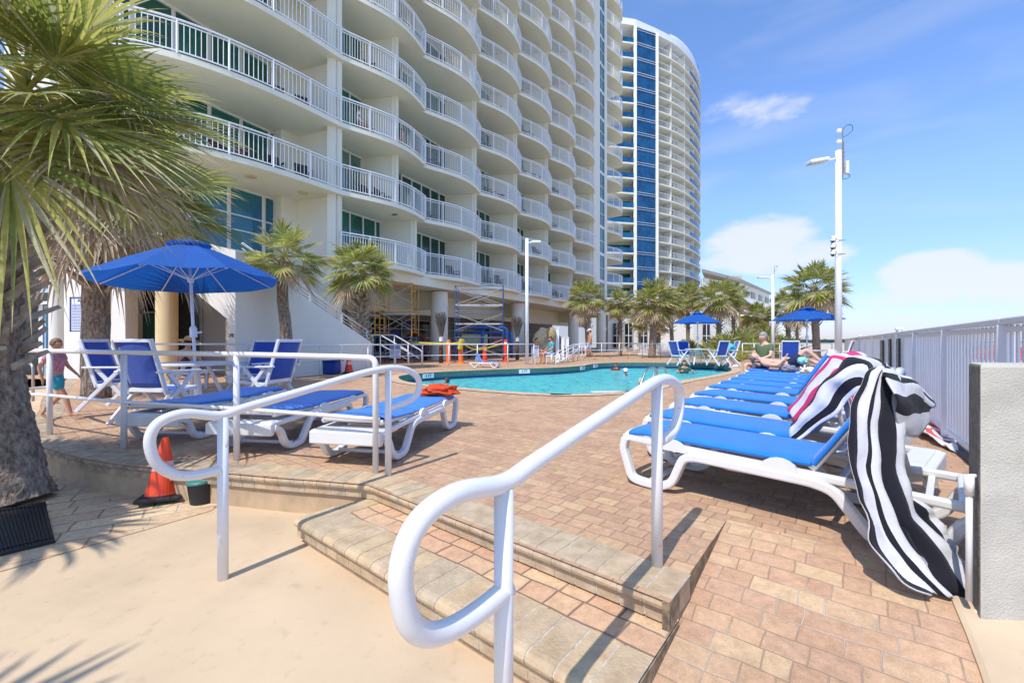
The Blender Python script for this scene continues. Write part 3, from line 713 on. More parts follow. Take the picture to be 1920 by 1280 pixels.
def make_umbrella(rad, hp, eave, name='patio_umbrella', tilt=0, lean=0, n=8):
    t = thing(name, (0, 0, 0), 'x', 'umbrella')
    g = MB(); rows = []
    for ring_i in range(7):
        q = ring_i / 6; row = []
        for k in range(n * 6 + 1):
            a = 2 * math.pi * k / (n * 6); seg = (k % 6) / 6; scal = 1 - (.5 - abs(seg - .5)) * .10 * q
            r = rad * (.10 + .90 * q) * math.cos(math.pi / n) / math.cos((a % (2 * math.pi / n)) - math.pi / n)
            z = hp - (hp - eave) * (.04 + .96 * (q ** 1.12)) - .06 * (.5 - abs(seg - .5)) * q
            row.append((r * math.cos(a), r * math.sin(a), z))
        rows.append(row)
    g.grid(rows)
    o = g.build('canopy', M_canopy, t, smooth=False)
    g = MB(); rows = []
    for ring_i in range(3):
        q = ring_i / 2; rows.append([(rad * (.01 + .23 * q) * math.cos(2 * math.pi * k / 24), rad * (.01 + .23 * q) * math.sin(2 * math.pi * k / 24), hp + .07 - .10 * q - .02 * (k % 3 == 1) * q) for k in range(25)])
    g.grid(rows); g.build('vent_cap', M_canopy, t, smooth=True)
    g = MB(); g.tube([(0, 0, 0.02), (0, 0, hp + .05)], .022, 10); g.build('pole', M_white, t, smooth=True)
    g = MB(); g.lathe([(.05, 1.12), (.05, 1.26), (.03, 1.3)], n=12); g.bar((0, 0, 1.18), (.1, .05, 1.2), .02, .03); g.build('crank_housing', M_white, t)
    for k in range(n):
        a = 2 * math.pi * k / n; c, s = math.cos(a), math.sin(a); rr_ = rad * .97
        g = MB(); g.tube([(c * .03, s * .03, hp - .05), (c * rr_ * .5, s * rr_ * .5, hp - .05 - (hp - eave) * .46), (c * rr_, s * rr_, eave - .005)], .009, 6)
        g.tube([(c * .03, s * .03, eave + .02), (c * rr_ * .45, s * rr_ * .45, hp - .06 - (hp - eave) * .43)], .008, 6); g.build('rib', M_white, t)
    g = MB(); g.lathe([(.03, eave - .03), (.045, eave - .02), (.045, eave + .04), (.03, eave + .05)], n=12); g.build('runner', M_white, t)
    return t
U1 = make_umbrella(1.28, 2.62, 2.02); U1.location = (-4.98, 6.75, 0); U1.rotation_euler = (R(-2), R(-3.5), .2)
U1['label'] = 'large open blue umbrella over the patio chairs, nearest the viewer'
g = MB(); g.lathe([(.26, 0), (.26, .07), (.05, .10), (.04, .3)], n=20); o = g.build('umbrella_base', M_white); o.location = (-4.98, 6.75, 0.001); tag(o, 'round umbrella base under the near patio table', 'base')

# ------------------------------------------------------------------ far tables at the right, umbrellas and chairs
def small_chair_at(loc, face, label, grp): return chair(loc, face, label, group=grp)
U2 = make_umbrella(1.15, 2.35, 1.9, n=6)
p = P(1308, 683); U2.location = p; U2['label'] = 'smaller open blue umbrella at the far pool end, left of two'
p2 = P(1513, 690); U3 = dup(U2, p2, .4, 'smaller open blue umbrella beside the white lamp pole, right of two'); U3.scale = (1.08, 1.08, 1.0)
dup(TB, p, 0, 'round white table under the far left blue umbrella'); dup(TB, p2, 0, 'round white table under the far right blue umbrella')
FG = 'patio chairs at the far umbrella tables'
chair(p + Vector((-.95, -.3, 0)), 20, 'far white patio chair, left of the far left umbrella pole, seen from its side', group=FG)
chair(p + Vector((.55, -.75, 0)), 110, 'blue patio chair with its back to the viewer at the far left umbrella table', group=FG)
chair(p + Vector((-.2, .95, 0)), 265, 'blue patio chair behind the far left umbrella pole', group=FG)
c_ = chair(p + Vector((1.15, -.5, 0)), 170, 'patio chair with a turquoise towel over it, right of the far left umbrella table', group=FG)
chair(p2 + Vector((-.9, -.35, 0)), 60, 'blue patio chair just behind the man in the green shirt', group=FG)
chair(p2 + Vector((1.0, -.4, 0)), 135, 'blue patio chair between the far right umbrella and the white lamp pole', group=FG)
def cloth(name, rows, m, label, cat, th=.012, wr=.01, sc=6, sub=6, fn=None):
    """rows of control points -> smooth sheet with small wrinkles"""
    R1 = [bez(r, sub) for r in rows]; cols = list(zip(*R1)); C1 = [bez(c, sub) for c in cols]; out = list(zip(*C1))
    g = MB(); nr, nc = len(out), len(out[0])
    rows2 = [[Vector(p) + Vector((noise.noise(Vector(p) * sc), noise.noise(Vector(p) * sc + Vector((9, 0, 0))), noise.noise(Vector(p) * sc + Vector((0, 9, 0))))) * wr for p in r] for r in out]
    if fn: rows2 = [[fn(i / (nr - 1), j / (nc - 1), rows2[i][j]) for j in range(nc)] for i in range(nr)]
    g.grid(rows2); o = g.build(name, m, smooth=True)
    uv = o.data.uv_layers.new(name='UVMap'); k = 0
    for pl_ in o.data.polygons:
        for li in pl_.loop_indices:
            vi = o.data.loops[li].vertex_index; uv.data[li].uv = ((vi % nc) / (nc - 1), (vi // nc) / (nr - 1))
    so = o.modifiers.new('s', 'SOLIDIFY'); so.thickness = th
    tag(o, label, cat); return o
def stripe_mat(name, c1, c2, bands, axis=0):
    m = bpy.data.materials.new(name); m.use_nodes = True; N = m.node_tree.nodes; L = m.node_tree.links; b = N['Principled BSDF']
    b.inputs['Roughness'].default_value = .95; b.inputs['Specular IOR Level'].default_value = .1; b.inputs['Sheen Weight'].default_value = .08
    uv = N.new('ShaderNodeUVMap'); uv.uv_map = 'UVMap'; sp = N.new('ShaderNodeSeparateXYZ'); L.new(uv.outputs[0], sp.inputs[0])
    cr = N.new('ShaderNodeValToRGB'); cr.color_ramp.interpolation = 'CONSTANT'; e = cr.color_ramp.elements
    e[0].position = 0; e[0].color = (*c1, 1); e[1].position = 1; e[1].color = (*c1, 1)
    for a, z in bands:
        x = e.new(a); x.color = (*c2, 1); x = e.new(z); x.color = (*c1, 1)
    L.new(sp.outputs[axis], cr.inputs[0])
    tc = N.new('ShaderNodeTexCoord'); n = N.new('ShaderNodeTexNoise'); n.inputs['Scale'].default_value = 420; n.inputs['Detail'].default_value = 3; L.new(tc.outputs['Object'], n.inputs['Vector'])
    n2 = N.new('ShaderNodeTexNoise'); n2.inputs['Scale'].default_value = 9; n2.inputs['Detail'].default_value = 4; L.new(tc.outputs['Object'], n2.inputs['Vector'])
    mx = N.new('ShaderNodeMix'); mx.data_type = 'RGBA'; mx.blend_type = 'MULTIPLY'; mx.inputs[0].default_value = .25; L.new(cr.outputs[0], mx.inputs[6]); L.new(n.outputs[0], mx.inputs[7]); L.new(mx.outputs[2], b.inputs['Base Color'])
    hs = nmath(N, L, 'ADD', n.outputs[0], nmath(N, L, 'MULTIPLY', n2.outputs[0], 4))
    bp = N.new('ShaderNodeBump'); bp.inputs['Strength'].default_value = .7; bp.inputs['Distance'].default_value = .006; L.new(hs, bp.inputs['Height']); L.new(bp.outputs[0], b.inputs['Normal'])
    return m
WT = (.80, .80, .84); NVY = (.022, .022, .032)
M_t1 = stripe_mat('black_white_terry', WT, NVY, [(.001, .13), (.31, .39), (.52, .80)])
M_t1b = stripe_mat('black_white_terry_across', WT, NVY, [(.10, .2), (.46, .74)], axis=1)
M_t2 = stripe_mat('navy_white_terry', WT, NVY, [(.10, .2), (.40, .58), (.80, .92)])
M_t3 = stripe_mat('pink_white_terry', WT, (.75, .05, .20), [(.12, .24), (.46, .60), (.74, .84)])
M_t4 = stripe_mat('coral_white_terry', WT, (.80, .12, .09), [(.05, .2), (.35, .5), (.65, .8)])
def rw(y, xl, xr, Y, n=5, bow=0, dY=0):
    return [Q(xl + (xr - xl) * k / (n - 1), y + bow * math.sin(math.pi * k / (n - 1)), Y + dY * k / (n - 1)) for k in range(n)]
def folds(i, j, p):
    k = min(1, i * 1.6)
    return p + Vector((.3, -1, 0)) * (.034 * k * (abs(math.sin(j * 8.5 + i * .7 + .6)) - .5) + .010 * k * math.sin(j * 27 + i * 2) + .02 * noise.noise(Vector((i * 9, j * 5, 1))))
rowsA = [rw(702, 1668, 1690, 2.26, dY=.1), rw(690, 1640, 1672, 2.12, dY=.05), rw(715, 1617, 1684, 2.07), rw(765, 1594, 1690, 2.03), rw(830, 1586, 1694, 1.99), rw(900, 1594, 1699, 1.95), rw(960, 1608, 1722, 1.92), rw(1010, 1620, 1768, 1.89), rw(1050, 1644, 1800, 1.86), rw(1085, 1680, 1814, 1.825), rw(1112, 1728, 1822, 1.80)]
tw = thing('beach_towel', (1.6, 1.95, 0), 'large black and white striped towel hanging from the nearest lounger to the ground', 'towel')
o = cloth('hanging_cloth', rowsA, M_t1, None, None, th=.008, wr=.012, sc=9, sub=5, fn=folds); o.parent = tw; o.location = -Vector(tw.location)
rowsB = [rw(925, 1686, 1702, 1.96), rw(960, 1676, 1745, 1.94), rw(1000, 1690, 1776, 1.915), rw(1040, 1712, 1800, 1.89), rw(1080, 1744, 1820, 1.86), rw(1102, 1770, 1830, 1.84)]
o = cloth('hanging_cloth', rowsB, M_t1, None, None, th=.008, wr=.012, sc=9, sub=5, fn=folds); o.parent = tw; o.location = -Vector(tw.location)
# part of the towel thrown over the top of the back
bt = [[Q(1656, 692, 2.06), Q(1690, 700, 2.14), Q(1718, 716, 2.24), Q(1744, 748, 2.30)],
      [Q(1662, 715, 2.00), Q(1696, 720, 2.05), Q(1722, 734, 2.15), Q(1748, 760, 2.24)],
      [Q(1672, 745, 1.97), Q(1700, 744, 2.01), Q(1722, 746, 2.12), Q(1742, 764, 2.22)],
      [Q(1680, 775, 1.98), Q(1704, 780, 2.00), Q(1722, 778, 2.10), Q(1738, 772, 2.2)],
      [Q(1684, 808, 2.02), Q(1706, 818, 2.04), Q(1726, 808, 2.12), Q(1740, 784, 2.2)]]
o = cloth('folded_cloth', bt, M_t1b, None, None, th=.008, wr=.02, sc=9, sub=5); o.parent = tw; o.location = -Vector(tw.location)
def towel_on_back(L_, m, label, w0=-.30, w1=.30, s0=.08, over=.45, seed=0, drop=.28):
    """towel along the raised back of a lounger and over its top"""
    CS = [(w1, 0), (w1 * .4, 0), (w0 * .4, 0), (w0 * .95, .0), (w0 - .05, .08), (w0 - .06, .08 + drop * .5), (w0 - .05, .08 + drop)]
    th = R(57); bx, bz = 1.17, LZ + .03; rows = []
    for i in range(6):
        q = s0 + (.66 - s0) * i / 5
        rows.append([(bx + math.cos(th) * q - math.sin(th) * .045 + dz * .2, wy, bz + math.sin(th) * q + math.cos(th) * .045 - dz * (.5 + .5 * i / 5)) for wy, dz in CS])
    ex, ez = bx + math.cos(th) * .65, bz + math.sin(th) * .65
    for q in (.0, .15, .3, over):
        rows.append([(ex + .08 + q * .12, wy * (1 - .1 * (dz > 0)), ez - q - dz * .6) for wy, dz in CS])
    M_ = Matrix.Translation(L_.location) @ Matrix.Rotation(L_.rotation_euler.z, 4, 'Z')
    rows = [[M_ @ (Vector(p) + Vector((0, .015 * math.sin(j * 3 + seed), .012 * math.sin(j * 5 + i * 2 + seed)))) for j, p in enumerate(r)] for i, r in enumerate(rows)]
    return cloth('beach_towel', rows, m, label, 'towel', th=.008, wr=.03, sc=7, sub=4)
towel_on_back(RL[1], M_t2, 'black and white striped towel laid over the raised back of the second lounger', w0=-.36, w1=.28, over=.35, drop=.17)
towel_on_back(RL[2], M_t3, 'pink and white striped towel laid over the raised back of the third lounger', w0=-.36, w1=.3, over=.3, seed=3)
for a, b_ in ((3, .0),):
    g = MB(); rows = []
# folded green and pink bag on the pink towel
M_pink = mat('hot_pink_cloth', (.8, .03, .16), .8); M_mint = mat('mint_cloth', (.25, .62, .50), .7)
def crumple(name, c, r, m, label, cat, seed=0, flat=.45, n=22, amp=.35):
    g = MB(); rows = []
    for i in range(n + 1):
        th = math.pi * i / n; row = []
        for k in range(2 * n + 1):
            a = 2 * math.pi * k / (2 * n); d = Vector((math.sin(th) * math.cos(a), math.sin(th) * math.sin(a), math.cos(th)))
            q = 1 + amp * (noise.noise(d * 2.2 + Vector((seed, 0, 0))) + .8 * abs(noise.noise(d * 4.5 + Vector((seed, 5, 0)))) - .2)
            z = max(-.9, d.z) * r * flat * q
            row.append((d.x * r * q, d.y * r * .8 * q, z))
        rows.append(row)
    g.grid(rows); o = g.build(name, m, smooth=True); o.location = c; tag(o, label, cat); return o
q_ = RL[2].location + Vector((.95, -.98, .90)); 
bag = MB(); 
o = crumple('beach_bag', q_ + Vector((-.12, .2, -.04)), .05, M_mint, 'small mint green pouch on top of the pink striped towel', 'pouch', 5, .7)
crumple('red_towel', P(825, 745) * 1 + Vector((0, -0, 0)), .2, mat('orange_red_terry', (.75, .08, .02), .95, bump=.6, bump_scale=200, noise_amt=.25, noise_scale=14), 'crumpled orange-red towel on the foot of the right flat lounger', 'towel', 2, .42, amp=.6)
bpy.data.objects['red_towel'].location = Q(824, 733, 5.15)
bpy.data.objects['red_towel'].scale = (1.05, .8, .8)
# coral towel on the ground by the fence
def ground_towel():
    rows = []
    for i in range(7):
        rows.append([])
        for k in range(7):
            p = P(1688 + 100 * i / 6 + 6 * k / 6, 790 + 22 * i / 6 + (18 + 22 * i / 6) * k / 6)
            rows[-1].append(p + Vector((0, 0, .03 + .07 * max(0, noise.noise(Vector((i * .8, k * .9, 2)))) + .05 * (1 - i / 6))))
    return cloth('beach_towel', rows, M_t4, 'coral and white striped towel crumpled on the paving by the white fence', 'towel', th=.01, wr=.05, sc=8, sub=4)
ground_towel()
crumple('turquoise_towel', c_.location + Vector((0, 0, .78)), .27, mat('turquoise_terry', (.06, .55, .68), .9), 'turquoise towel thrown over the far patio chair', 'towel', 8, .7, amp=.4)
p = P(1365, 687); g = MB(); g.lathe([(.05, 0), (.055, .06), (.05, .14), (.02, .17)], n=12); o = g.build('drink_bottle', mat('navy_bottle', (.04, .04, .2), .3)); o.location = p; tag(o, 'small navy bottle standing by the pool edge', 'bottle')
p = P(1375, 688); crumple('white_cloth', p + Vector((0.1, 0, .04)), .13, M_resin, 'small white cloth lying on the deck beside the navy bottle', 'cloth', 3, .5)

# ------------------------------------------------------------------ cone, bucket, mat
def make_cone(h, r, name='traffic_cone', bands=True):
    t = thing(name, (0, 0, 0), 'x', 'cone')
    g = MB(); g.box((0, 0, .018), (r * 2.6, r * 2.6, .034)); g.lathe([(r * 1.12, .03), (r * 1.02, .045)], n=24); g.build('base', M_black, t, bevel=.012)
    g = MB(); g.lathe([(r, .036), (r * .93, .06), (r * .22, h), (r * .16, h + .005)], n=28); g.build('cone_body', M_redtape, t, smooth=False)
    g = MB(); k = lambda z: r * .93 + (r * .22 - r * .93) * (z - .06) / (h - .06) + .002
    g.lathe([(k(h * .48), h * .48), (k(h * .62), h * .62)], n=28); g.build('white_band', mat('worn_white_tape', (.7, .7, .7), .6, col2=(.72, .10, .04), noise_scale=9), t)
    return t
c1 = make_cone(.50, .115); p = P(302, 938, GZ + .004); c1.location = p; c1.rotation_euler = (R(-7), R(2), .5); c1['label'] = 'worn red-orange traffic cone with tilted black base, below the deck edge at the left'
c1.location.z += .012
g = MB(); g.lathe([(.088, 0), (.09, .01), (.094, .17), (.094, .172)], n=28); p = P(381, 940, GZ + .004)
t = thing('pot', p, 'black round tub with a green lid against the deck wall beside the cone', 'tub'); g.build('tub_body', M_black, t, smooth=False)
g = MB(); g.lathe([(.098, .172), (.1, .178), (.1, .188), (.094, .194)], n=28); g.build('lid', mat('green_lid', (.06, .28, .24), .5, noise_amt=.4, noise_scale=30), t); t.rotation_euler = (R(5), R(-3), 0)
for px, py, h, lb in ((654, 700, .62, 'orange cone with white collar behind the pool, in front of the bushy palm'),):
    c = dup(c1, P(px, py), 0, lb); c.rotation_euler = (0, 0, .2); c.scale = (1.25, 1.25, 1.25)
# rubber mat with a ribbed surface
a = P(-90, 965, GZ); b_ = P(85, 946, GZ); c = P(103, 1018, GZ); d = P(-60, 1058, GZ)
g = MB(); u_ = (b_ - a); u_.normalize()
for i in range(22):
    q0 = i / 22; q1 = (i + .62) / 22
    g.slab([a.lerp(b_, q0) + Vector((0, 0, .02)), a.lerp(b_, q1) + Vector((0, 0, .02)), d.lerp(c, q1) + Vector((0, 0, .02)), d.lerp(c, q0) + Vector((0, 0, .02))], (0, 0, -.014))
g.slab([a + Vector((0, 0, .014)), b_ + Vector((0, 0, .014)), c + Vector((0, 0, .014)), d + Vector((0, 0, .014))], (0, 0, -.009))
for k in (0, .08, .92, 1):
    pa, pb = a.lerp(d, k), b_.lerp(c, k); g.bar(pa + Vector((0, 0, .016)), pb + Vector((0, 0, .016)), .02, .018)
tag(g.build('rubber_mat', M_black, fix=True), 'black ribbed rubber mat on the lower paving at the foot of the big palm', 'mat')

# ------------------------------------------------------------------ beach fence, pillar, pipe
ft = thing('picket_fence', (0, 0, 0), 'long white picket fence with thick top rail between the right loungers and the beach', 'fence')
M_fence = mat('fence_powder_coat', (.80, .80, .80), .4, noise_amt=.06, noise_scale=3)
tt = [-5.6, -3.75, -1.9, .0, 1.75, 4.0, 6.6, 9.4, 12.2, 15.4, 19.0, 23.0, 26.8]
def FP(t, z, off=0): p = FN0 + FND * t + FNN * off; return Vector((p.x, p.y, z))
for i, (a, b_) in enumerate(zip(tt, tt[1:])):
    g = MB(); n = max(2, int((b_ - a) / .112))
    for k in range(1, n): 
        q = a + (b_ - a) * k / n; pq = FP(q, .635); g.box(pq, (.045, .012, 1.06), rz=math.atan2(FND.y, FND.x))
    g.build('picket_panel', M_fence, ft)
    g = MB(); g.bar(FP(a, .10), FP(b_, .10), .04, .04); g.build('bottom_rail', M_fence, ft)
    g = MB(); g.bar(FP(a, 1.135), FP(b_, 1.135), .035, .035); g.build('upper_rail', M_fence, ft)
    g = MB(); g.bar(FP(a, 1.195), FP(b_, 1.195), .075, .05); g.build('top_rail', M_fence, ft, bevel=.012)
for q in tt:
    g = MB(); h = 1.275 if abs(q - 1.75) < .01 or abs(q - 12.2) < .01 else 1.17
    g.bar(FP(q, 0), FP(q, h), .07, .07); 
    if h > 1.2: p = FP(q, h); g.box((p.x, p.y, h), (.11, .11, .04), rz=math.atan2(FND.y, FND.x))
    g.build('post', M_fence, ft, bevel=.006)
g = MB(); g.slab([FP(-6, -.005, -.06), FP(27, -.005, -.06), FP(27, -.005, .12), FP(-6, -.005, .12)][::-1], (0, 0, .035))
tag(g.build('fence_kerb', mat('dark_kerb', (.10, .09, .09), .9)), kind='structure')
M_sb = mat('weathered_sign_back', (.50, .48, .42), .9, col2=(.16, .15, .12), noise_scale=14)
for i, (q0, q1, z0, z1, lb) in enumerate(((1.15, 1.6, .28, 1.1, 'weathered grey notice board wired to the fence just before the tall capped post'), (2.35, 2.8, .35, 1.1, 'weathered grey notice board on the fence just beyond the tall capped post'), (3.6, 4.3, .3, 1.08, 'grey notice board on the fence, the farthest of three from the viewer'))):
    t = thing('notice_board', FP(q0, 0, -.06), lb, 'sign')
    g = MB(); v = FND * (q1 - q0); g.slab([(0, 0, z0), (v.x, v.y, z0), (v.x, v.y, z1), (0, 0, z1)], FNN * .02); g.build('board', M_sb, t, fix=True)
    g = MB(); g.bar((0, 0, z0), (0, 0, z1), .012, .03); g.build('dark_edge', M_black, t)
# stucco pillar
pf = Vector((1.82, 1.66, 0)); dd = Vector((.985, -.17, 0)); db = Vector((.62, .78, 0))
g = MB(); A_, B_ = pf, pf + dd * 1.2; C_, D_ = B_ + db * .24, pf + db * .21
t = thing('stucco_wall', (1.82, 1.66, 0), 'short grey stucco end wall at the right edge in the foreground', 'wall')
zt = .962
N_ = 1
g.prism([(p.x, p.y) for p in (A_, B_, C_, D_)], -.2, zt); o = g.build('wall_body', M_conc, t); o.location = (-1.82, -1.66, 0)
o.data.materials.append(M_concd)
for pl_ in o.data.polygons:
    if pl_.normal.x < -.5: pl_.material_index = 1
bm_ = o.modifiers.new('b', 'BEVEL'); bm_.width = .012; bm_.segments = 2
t = thing('drain_pipe', (1.80, 1.68, 0), 'slim white plastic pipe standing against the dark side of the stucco wall', 'pipe')
b_ = Q(1817, 1115, 1.70)
g = MB(); g.tube([(0, 0, .02), (0, 0, .50)], .011, 12); o = g.build('pipe', M_resin, t, smooth=True)
g = MB(); g.tube([(0, 0, .44), (0, 0, .52)], .016, 12); g.tube([(0, 0, .515), (.05, 0, .515)], .008, 8); g.build('coupling', M_resin, t, smooth=True)
t.location = (b_.x, b_.y, 0)
p = P(1868, 1165, -.045); g = MB(); g.tube([(-.05, .03, .012), (.05, -.004, .012)], .017, 12); g.tube([(.045, 0, .012), (.065, -.004, .012)], .021, 12); o = g.build('pipe_fitting', M_resin, smooth=True); o.location = p; tag(o, 'broken white pipe elbow lying at the foot of the stucco wall', 'pipe fitting')
p = P(1912, 1172, -.045); g = MB(); g.tube([(-.03, .02, .02), (.12, .0, .012)], .014, 12); o = g.build('pipe_stub', mat('grey_pipe', (.4, .4, .4), .5), smooth=True); o.location = p; tag(o, 'grey pipe stub beside the broken white elbow at the right edge', 'pipe')

# ------------------------------------------------------------------ lamp poles
def rel(t): return -Vector(t.location)
t = thing('lamp_pole', P(1572, 700), 'tall white lamp pole in front of the fence end, with floodlight, cameras and antenna', 'lamp pole'); b = t.location.copy()
g = MB(); g.tube([(0, 0, 0), (0, 0, 7.3)], [.105, .085], 16); g.lathe([(.16, 0), (.16, .03), (.12, .05)], n=16); g.build('pole', M_white, t, smooth=True)
g = MB(); g.tube([(-.05, 0, 7.05), (-.3, -.02, 7.0), (-.38, -.02, 6.98)], .03, 8); g.build('lamp_arm', M_white, t, smooth=True)
h = MB(); Mh = Matrix.Rotation(R(-10), 3, 'Y'); h.box((-.68, 0, 6.96), (.62, .30, .11), mat=Mh); hd = h.build('lamp_head', M_white, t, bevel=.03)
h = MB(); h.box((-.69, 0, 6.896), (.54, .25, .02), mat=Mh); h.build('lamp_lens', mat('lamp_lens', (.55, .52, .42), .2, spec=.8), hd)
g = MB(); g.tube([(.14, 0, 6.4), (.14, 0, 8.0)], .02, 8); g.tube([(.18, 0, 6.6), (.18, 0, 7.6)], .012, 8)
for z in (6.6, 6.75, 7.1, 7.25): g.bar((.08, 0, z), (.22, 0, z), .02, .02)
g.build('antenna_mast', M_gal, t)
for z in (7.6, 7.95):
    g = MB(); g.box((.02, 0, z), (.13, .1, .12)); g.build('antenna_box', M_white, t, bevel=.02)
g = MB(); g.box((.27, 0, 6.75), (.09, .14, .42)); g.build('radio_unit', M_resin, t, bevel=.02)
g = MB(); g.tube(bez([(.16, 0, 8.02), (.3, 0, 8.15), (.45, 0, 8.12), (.46, 0, 7.98), (.3, 0, 7.82), (.16, 0, 7.75)], 5), .009, 6); g.tube(bez([(.28, 0, 6.55), (.38, 0, 6.48), (.3, 0, 6.4), (.12, 0, 6.36)], 5), .01, 6); g.build('cable', M_black, t)
for k, z in enumerate((4.42, 4.2, 3.98)):
    g = MB(); g.tube([(-.1, 0, z + .02), (-.22, -.02, z + .03)], .06, 10); g.lathe([(.07, z - .09), (.07, z - .02), (.03, z + .0)], c=(-.2, -.02, 0), n=12)
    c = g.build('security_camera', M_white, t, smooth=True)
    g = MB(); g.lathe([(.02, z - .15), (.05, z - .12), (.055, z - .09)], c=(-.2, -.02, 0), n=12); g.build('camera_dome', M_dark, c, smooth=True)
for z in (4.35, 3.9):
    g = MB(); g.tube([(-.12, -.1, z), (.16, -.1, z)], .012, 6); g.build('clamp', M_gal, t)
t = thing('lamp_pole', P(1449, 677), 'slim white lamp pole with anemometer, second from the right, beside the sunbathers', 'lamp pole')
g = MB(); g.tube([(0, 0, 0), (0, 0, 4.6)], [.085, .07], 12); g.build('pole', M_white, t, smooth=True)
g = MB(); g.box((-.5, 0, 4.45), (.6, .25, .08)); g.tube([(-.3, 0, 4.42), (0, 0, 4.4)], .03, 6); g.build('lamp_head', M_white, t, bevel=.02)
g = MB(); g.tube([(.08, 0, 3.9), (.08, 0, 5.0)], .012, 6); g.tube(bez([(.08, 0, 4.95), (.15, 0, 5.08), (.25, 0, 5.02), (.2, 0, 4.9), (.1, 0, 4.8)], 4), .012, 6); g.build('antenna_mast', M_gal, t)
t = thing('lamp_pole', P(988, 683), 'white lamp pole standing at the far left pool edge before the balconies', 'lamp pole')
g = MB(); g.tube([(0, 0, 0), (0, 0, 5.75)], [.085, .075], 12); g.build('pole', M_white, t, smooth=True)
g = MB(); g.tube([(0, 0, 5.55), (.25, 0, 5.6)], .03, 6); g.box((.42, 0, 5.6), (.42, .26, .09)); g.build('lamp_head', M_white, t, bevel=.03)
# ------------------------------------------------------------------ main hotel
BU = Vector((.526, .8505, 0)); BN = Vector((.8505, -.526, 0)); BO = Vector((-7.14, 17.85, 0)); BL = 4.8
Z0 = 3.31 + EYE; FH = 2.83
hotel = thing('hotel_tower', (0, 0, 0), 'tall cream hotel with rows of curved white balconies filling the left half', 'hotel')
def W_(s, n, z=0): p = BO + BU * s + BN * n; return Vector((p.x, p.y, z))
def local(mb): return mb
def put_bay(o, i, k):
    o.location = BO + BU * (BL * i) + Vector((0, 0, Z0 + FH * k)); o.rotation_euler = (0, 0, math.atan2(BU.y, BU.x)); return o
# in bay space: x along the facade, y = -outward
def arc_pts(L, sag, n=14, endoff=.22):
    out = []
    for i in range(n + 1):
        q = i / n; y = sag * math.sin(math.pi * (q ** 1.12)) + endoff * (q ** 2)
        out.append((q * L, -y))
    return out
def railing(pts, sp=.115, z0=.20, h=1.07, postgap=1.25, bal=.016):
    """pts xy; returns mesh with rails, balusters and posts"""
    g = MB(); V = [Vector((*p, 0)) for p in pts]; L = [0]
    for a, b in zip(V, V[1:]): L.append(L[-1] + (b - a).length)
    def at(s):
        for i in range(len(V) - 1):
            if s <= L[i + 1] + 1e-9: return V[i].lerp(V[i + 1], (s - L[i]) / (L[i + 1] - L[i]))
        return V[-1]
    for a, b in zip(V, V[1:]):
        g.bar(a + Vector((0, 0, z0 + h)), b + Vector((0, 0, z0 + h)), .06, .045); g.bar(a + Vector((0, 0, z0 + .07)), b + Vector((0, 0, z0 + .07)), .035, .04)
        g.bar(a + Vector((0, 0, z0 + h - .10)), b + Vector((0, 0, z0 + h - .10)), .03, .03)
    n = int(L[-1] / sp); npst = max(1, round(L[-1] / postgap))
    for k in range(1, n):
        p = at(L[-1] * k / n); o_ = len(g.v); r = bal / 2
        z1, z2 = z0 + .08, z0 + h - .1
        g.add([(p.x + a * r, p.y + b_ * r, z) for z in (z1, z2) for a, b_ in ((-1, -1), (1, -1), (1, 1), (-1, 1))], [(0, 1, 5, 4), (1, 2, 6, 5), (2, 3, 7, 6), (3, 0, 4, 7)])
    for k in range(npst + 1):
        p = at(L[-1] * k / npst * .999); g.box((p.x, p.y, z0 + h / 2), (.05, .05, h))
    return g
def slab_mesh(pts, inner, th=.20):
    g = MB(); poly = list(pts) + list(inner)
    # ccw test
    A = sum(poly[i][0] * poly[(i + 1) % len(poly)][1] - poly[(i + 1) % len(poly)][0] * poly[i][1] for i in range(len(poly)))
    if A < 0: poly = poly[::-1]
    g.prism(poly, 0, th); return g
M_deckedge = M_stucco
def frames(mb, a, b, z0, z1, n, wd=.07):
    a = Vector(a); b = Vector(b)
    for k in range(n + 1):
        p = a.lerp(b, k / n); mb.bar((p.x, p.y, z0), (p.x, p.y, z1), wd, wd)
    mb.bar((a.x, a.y, z1 - .03), (b.x, b.y, z1 - .03), wd, .07); mb.bar((a.x, a.y, z0 + .04), (b.x, b.y, z0 + .04), wd, .08)
M_frame = mat('window_frame_white', (.72, .74, .72), .4)
ap = arc_pts(BL, .60)
slab0 = slab_mesh(ap, [(BL + .02, 2.3), (-.02, 2.3)]).build('balcony_slab', M_soffit, hotel, fix=True)
rail0 = railing(ap).build('balcony_railing', M_white, slab0)
ga, gb = (.16, 1.70, 0), (BL - .68, 1.89, 0)
g = MB(); g.slab([(ga[0], ga[1], .2), (gb[0], gb[1], .2), (gb[0], gb[1], FH), (ga[0], ga[1], FH)], (0, .03, 0)); win0 = g.build('balcony_window', M_glassg, hotel, fix=True)
g = MB(); frames(g, (ga[0], ga[1] - .03, 0), (gb[0], gb[1] - .03, 0), .2, FH, 5); fr0 = g.build('window_frame', M_frame, win0)
def seen_floors(i):
    Y = (BO + BU * BL * i).y; return int(((640 / F * Y) - 3.31) / FH) + 2
NB = 6
first = True; cnt = 0
balc = []
M_gv = [glass('dark_green_glass', (.012, .10, .075), (.006, .05, .045), spec=.45), glass('curtained_glass', (.16, .24, .19), (.05, .15, .11), rough=.12, spec=.4, sc=1.4), glass('teal_balcony_glass', (.015, .13, .15), (.01, .08, .09), spec=.5)]
rv = random.Random(77)
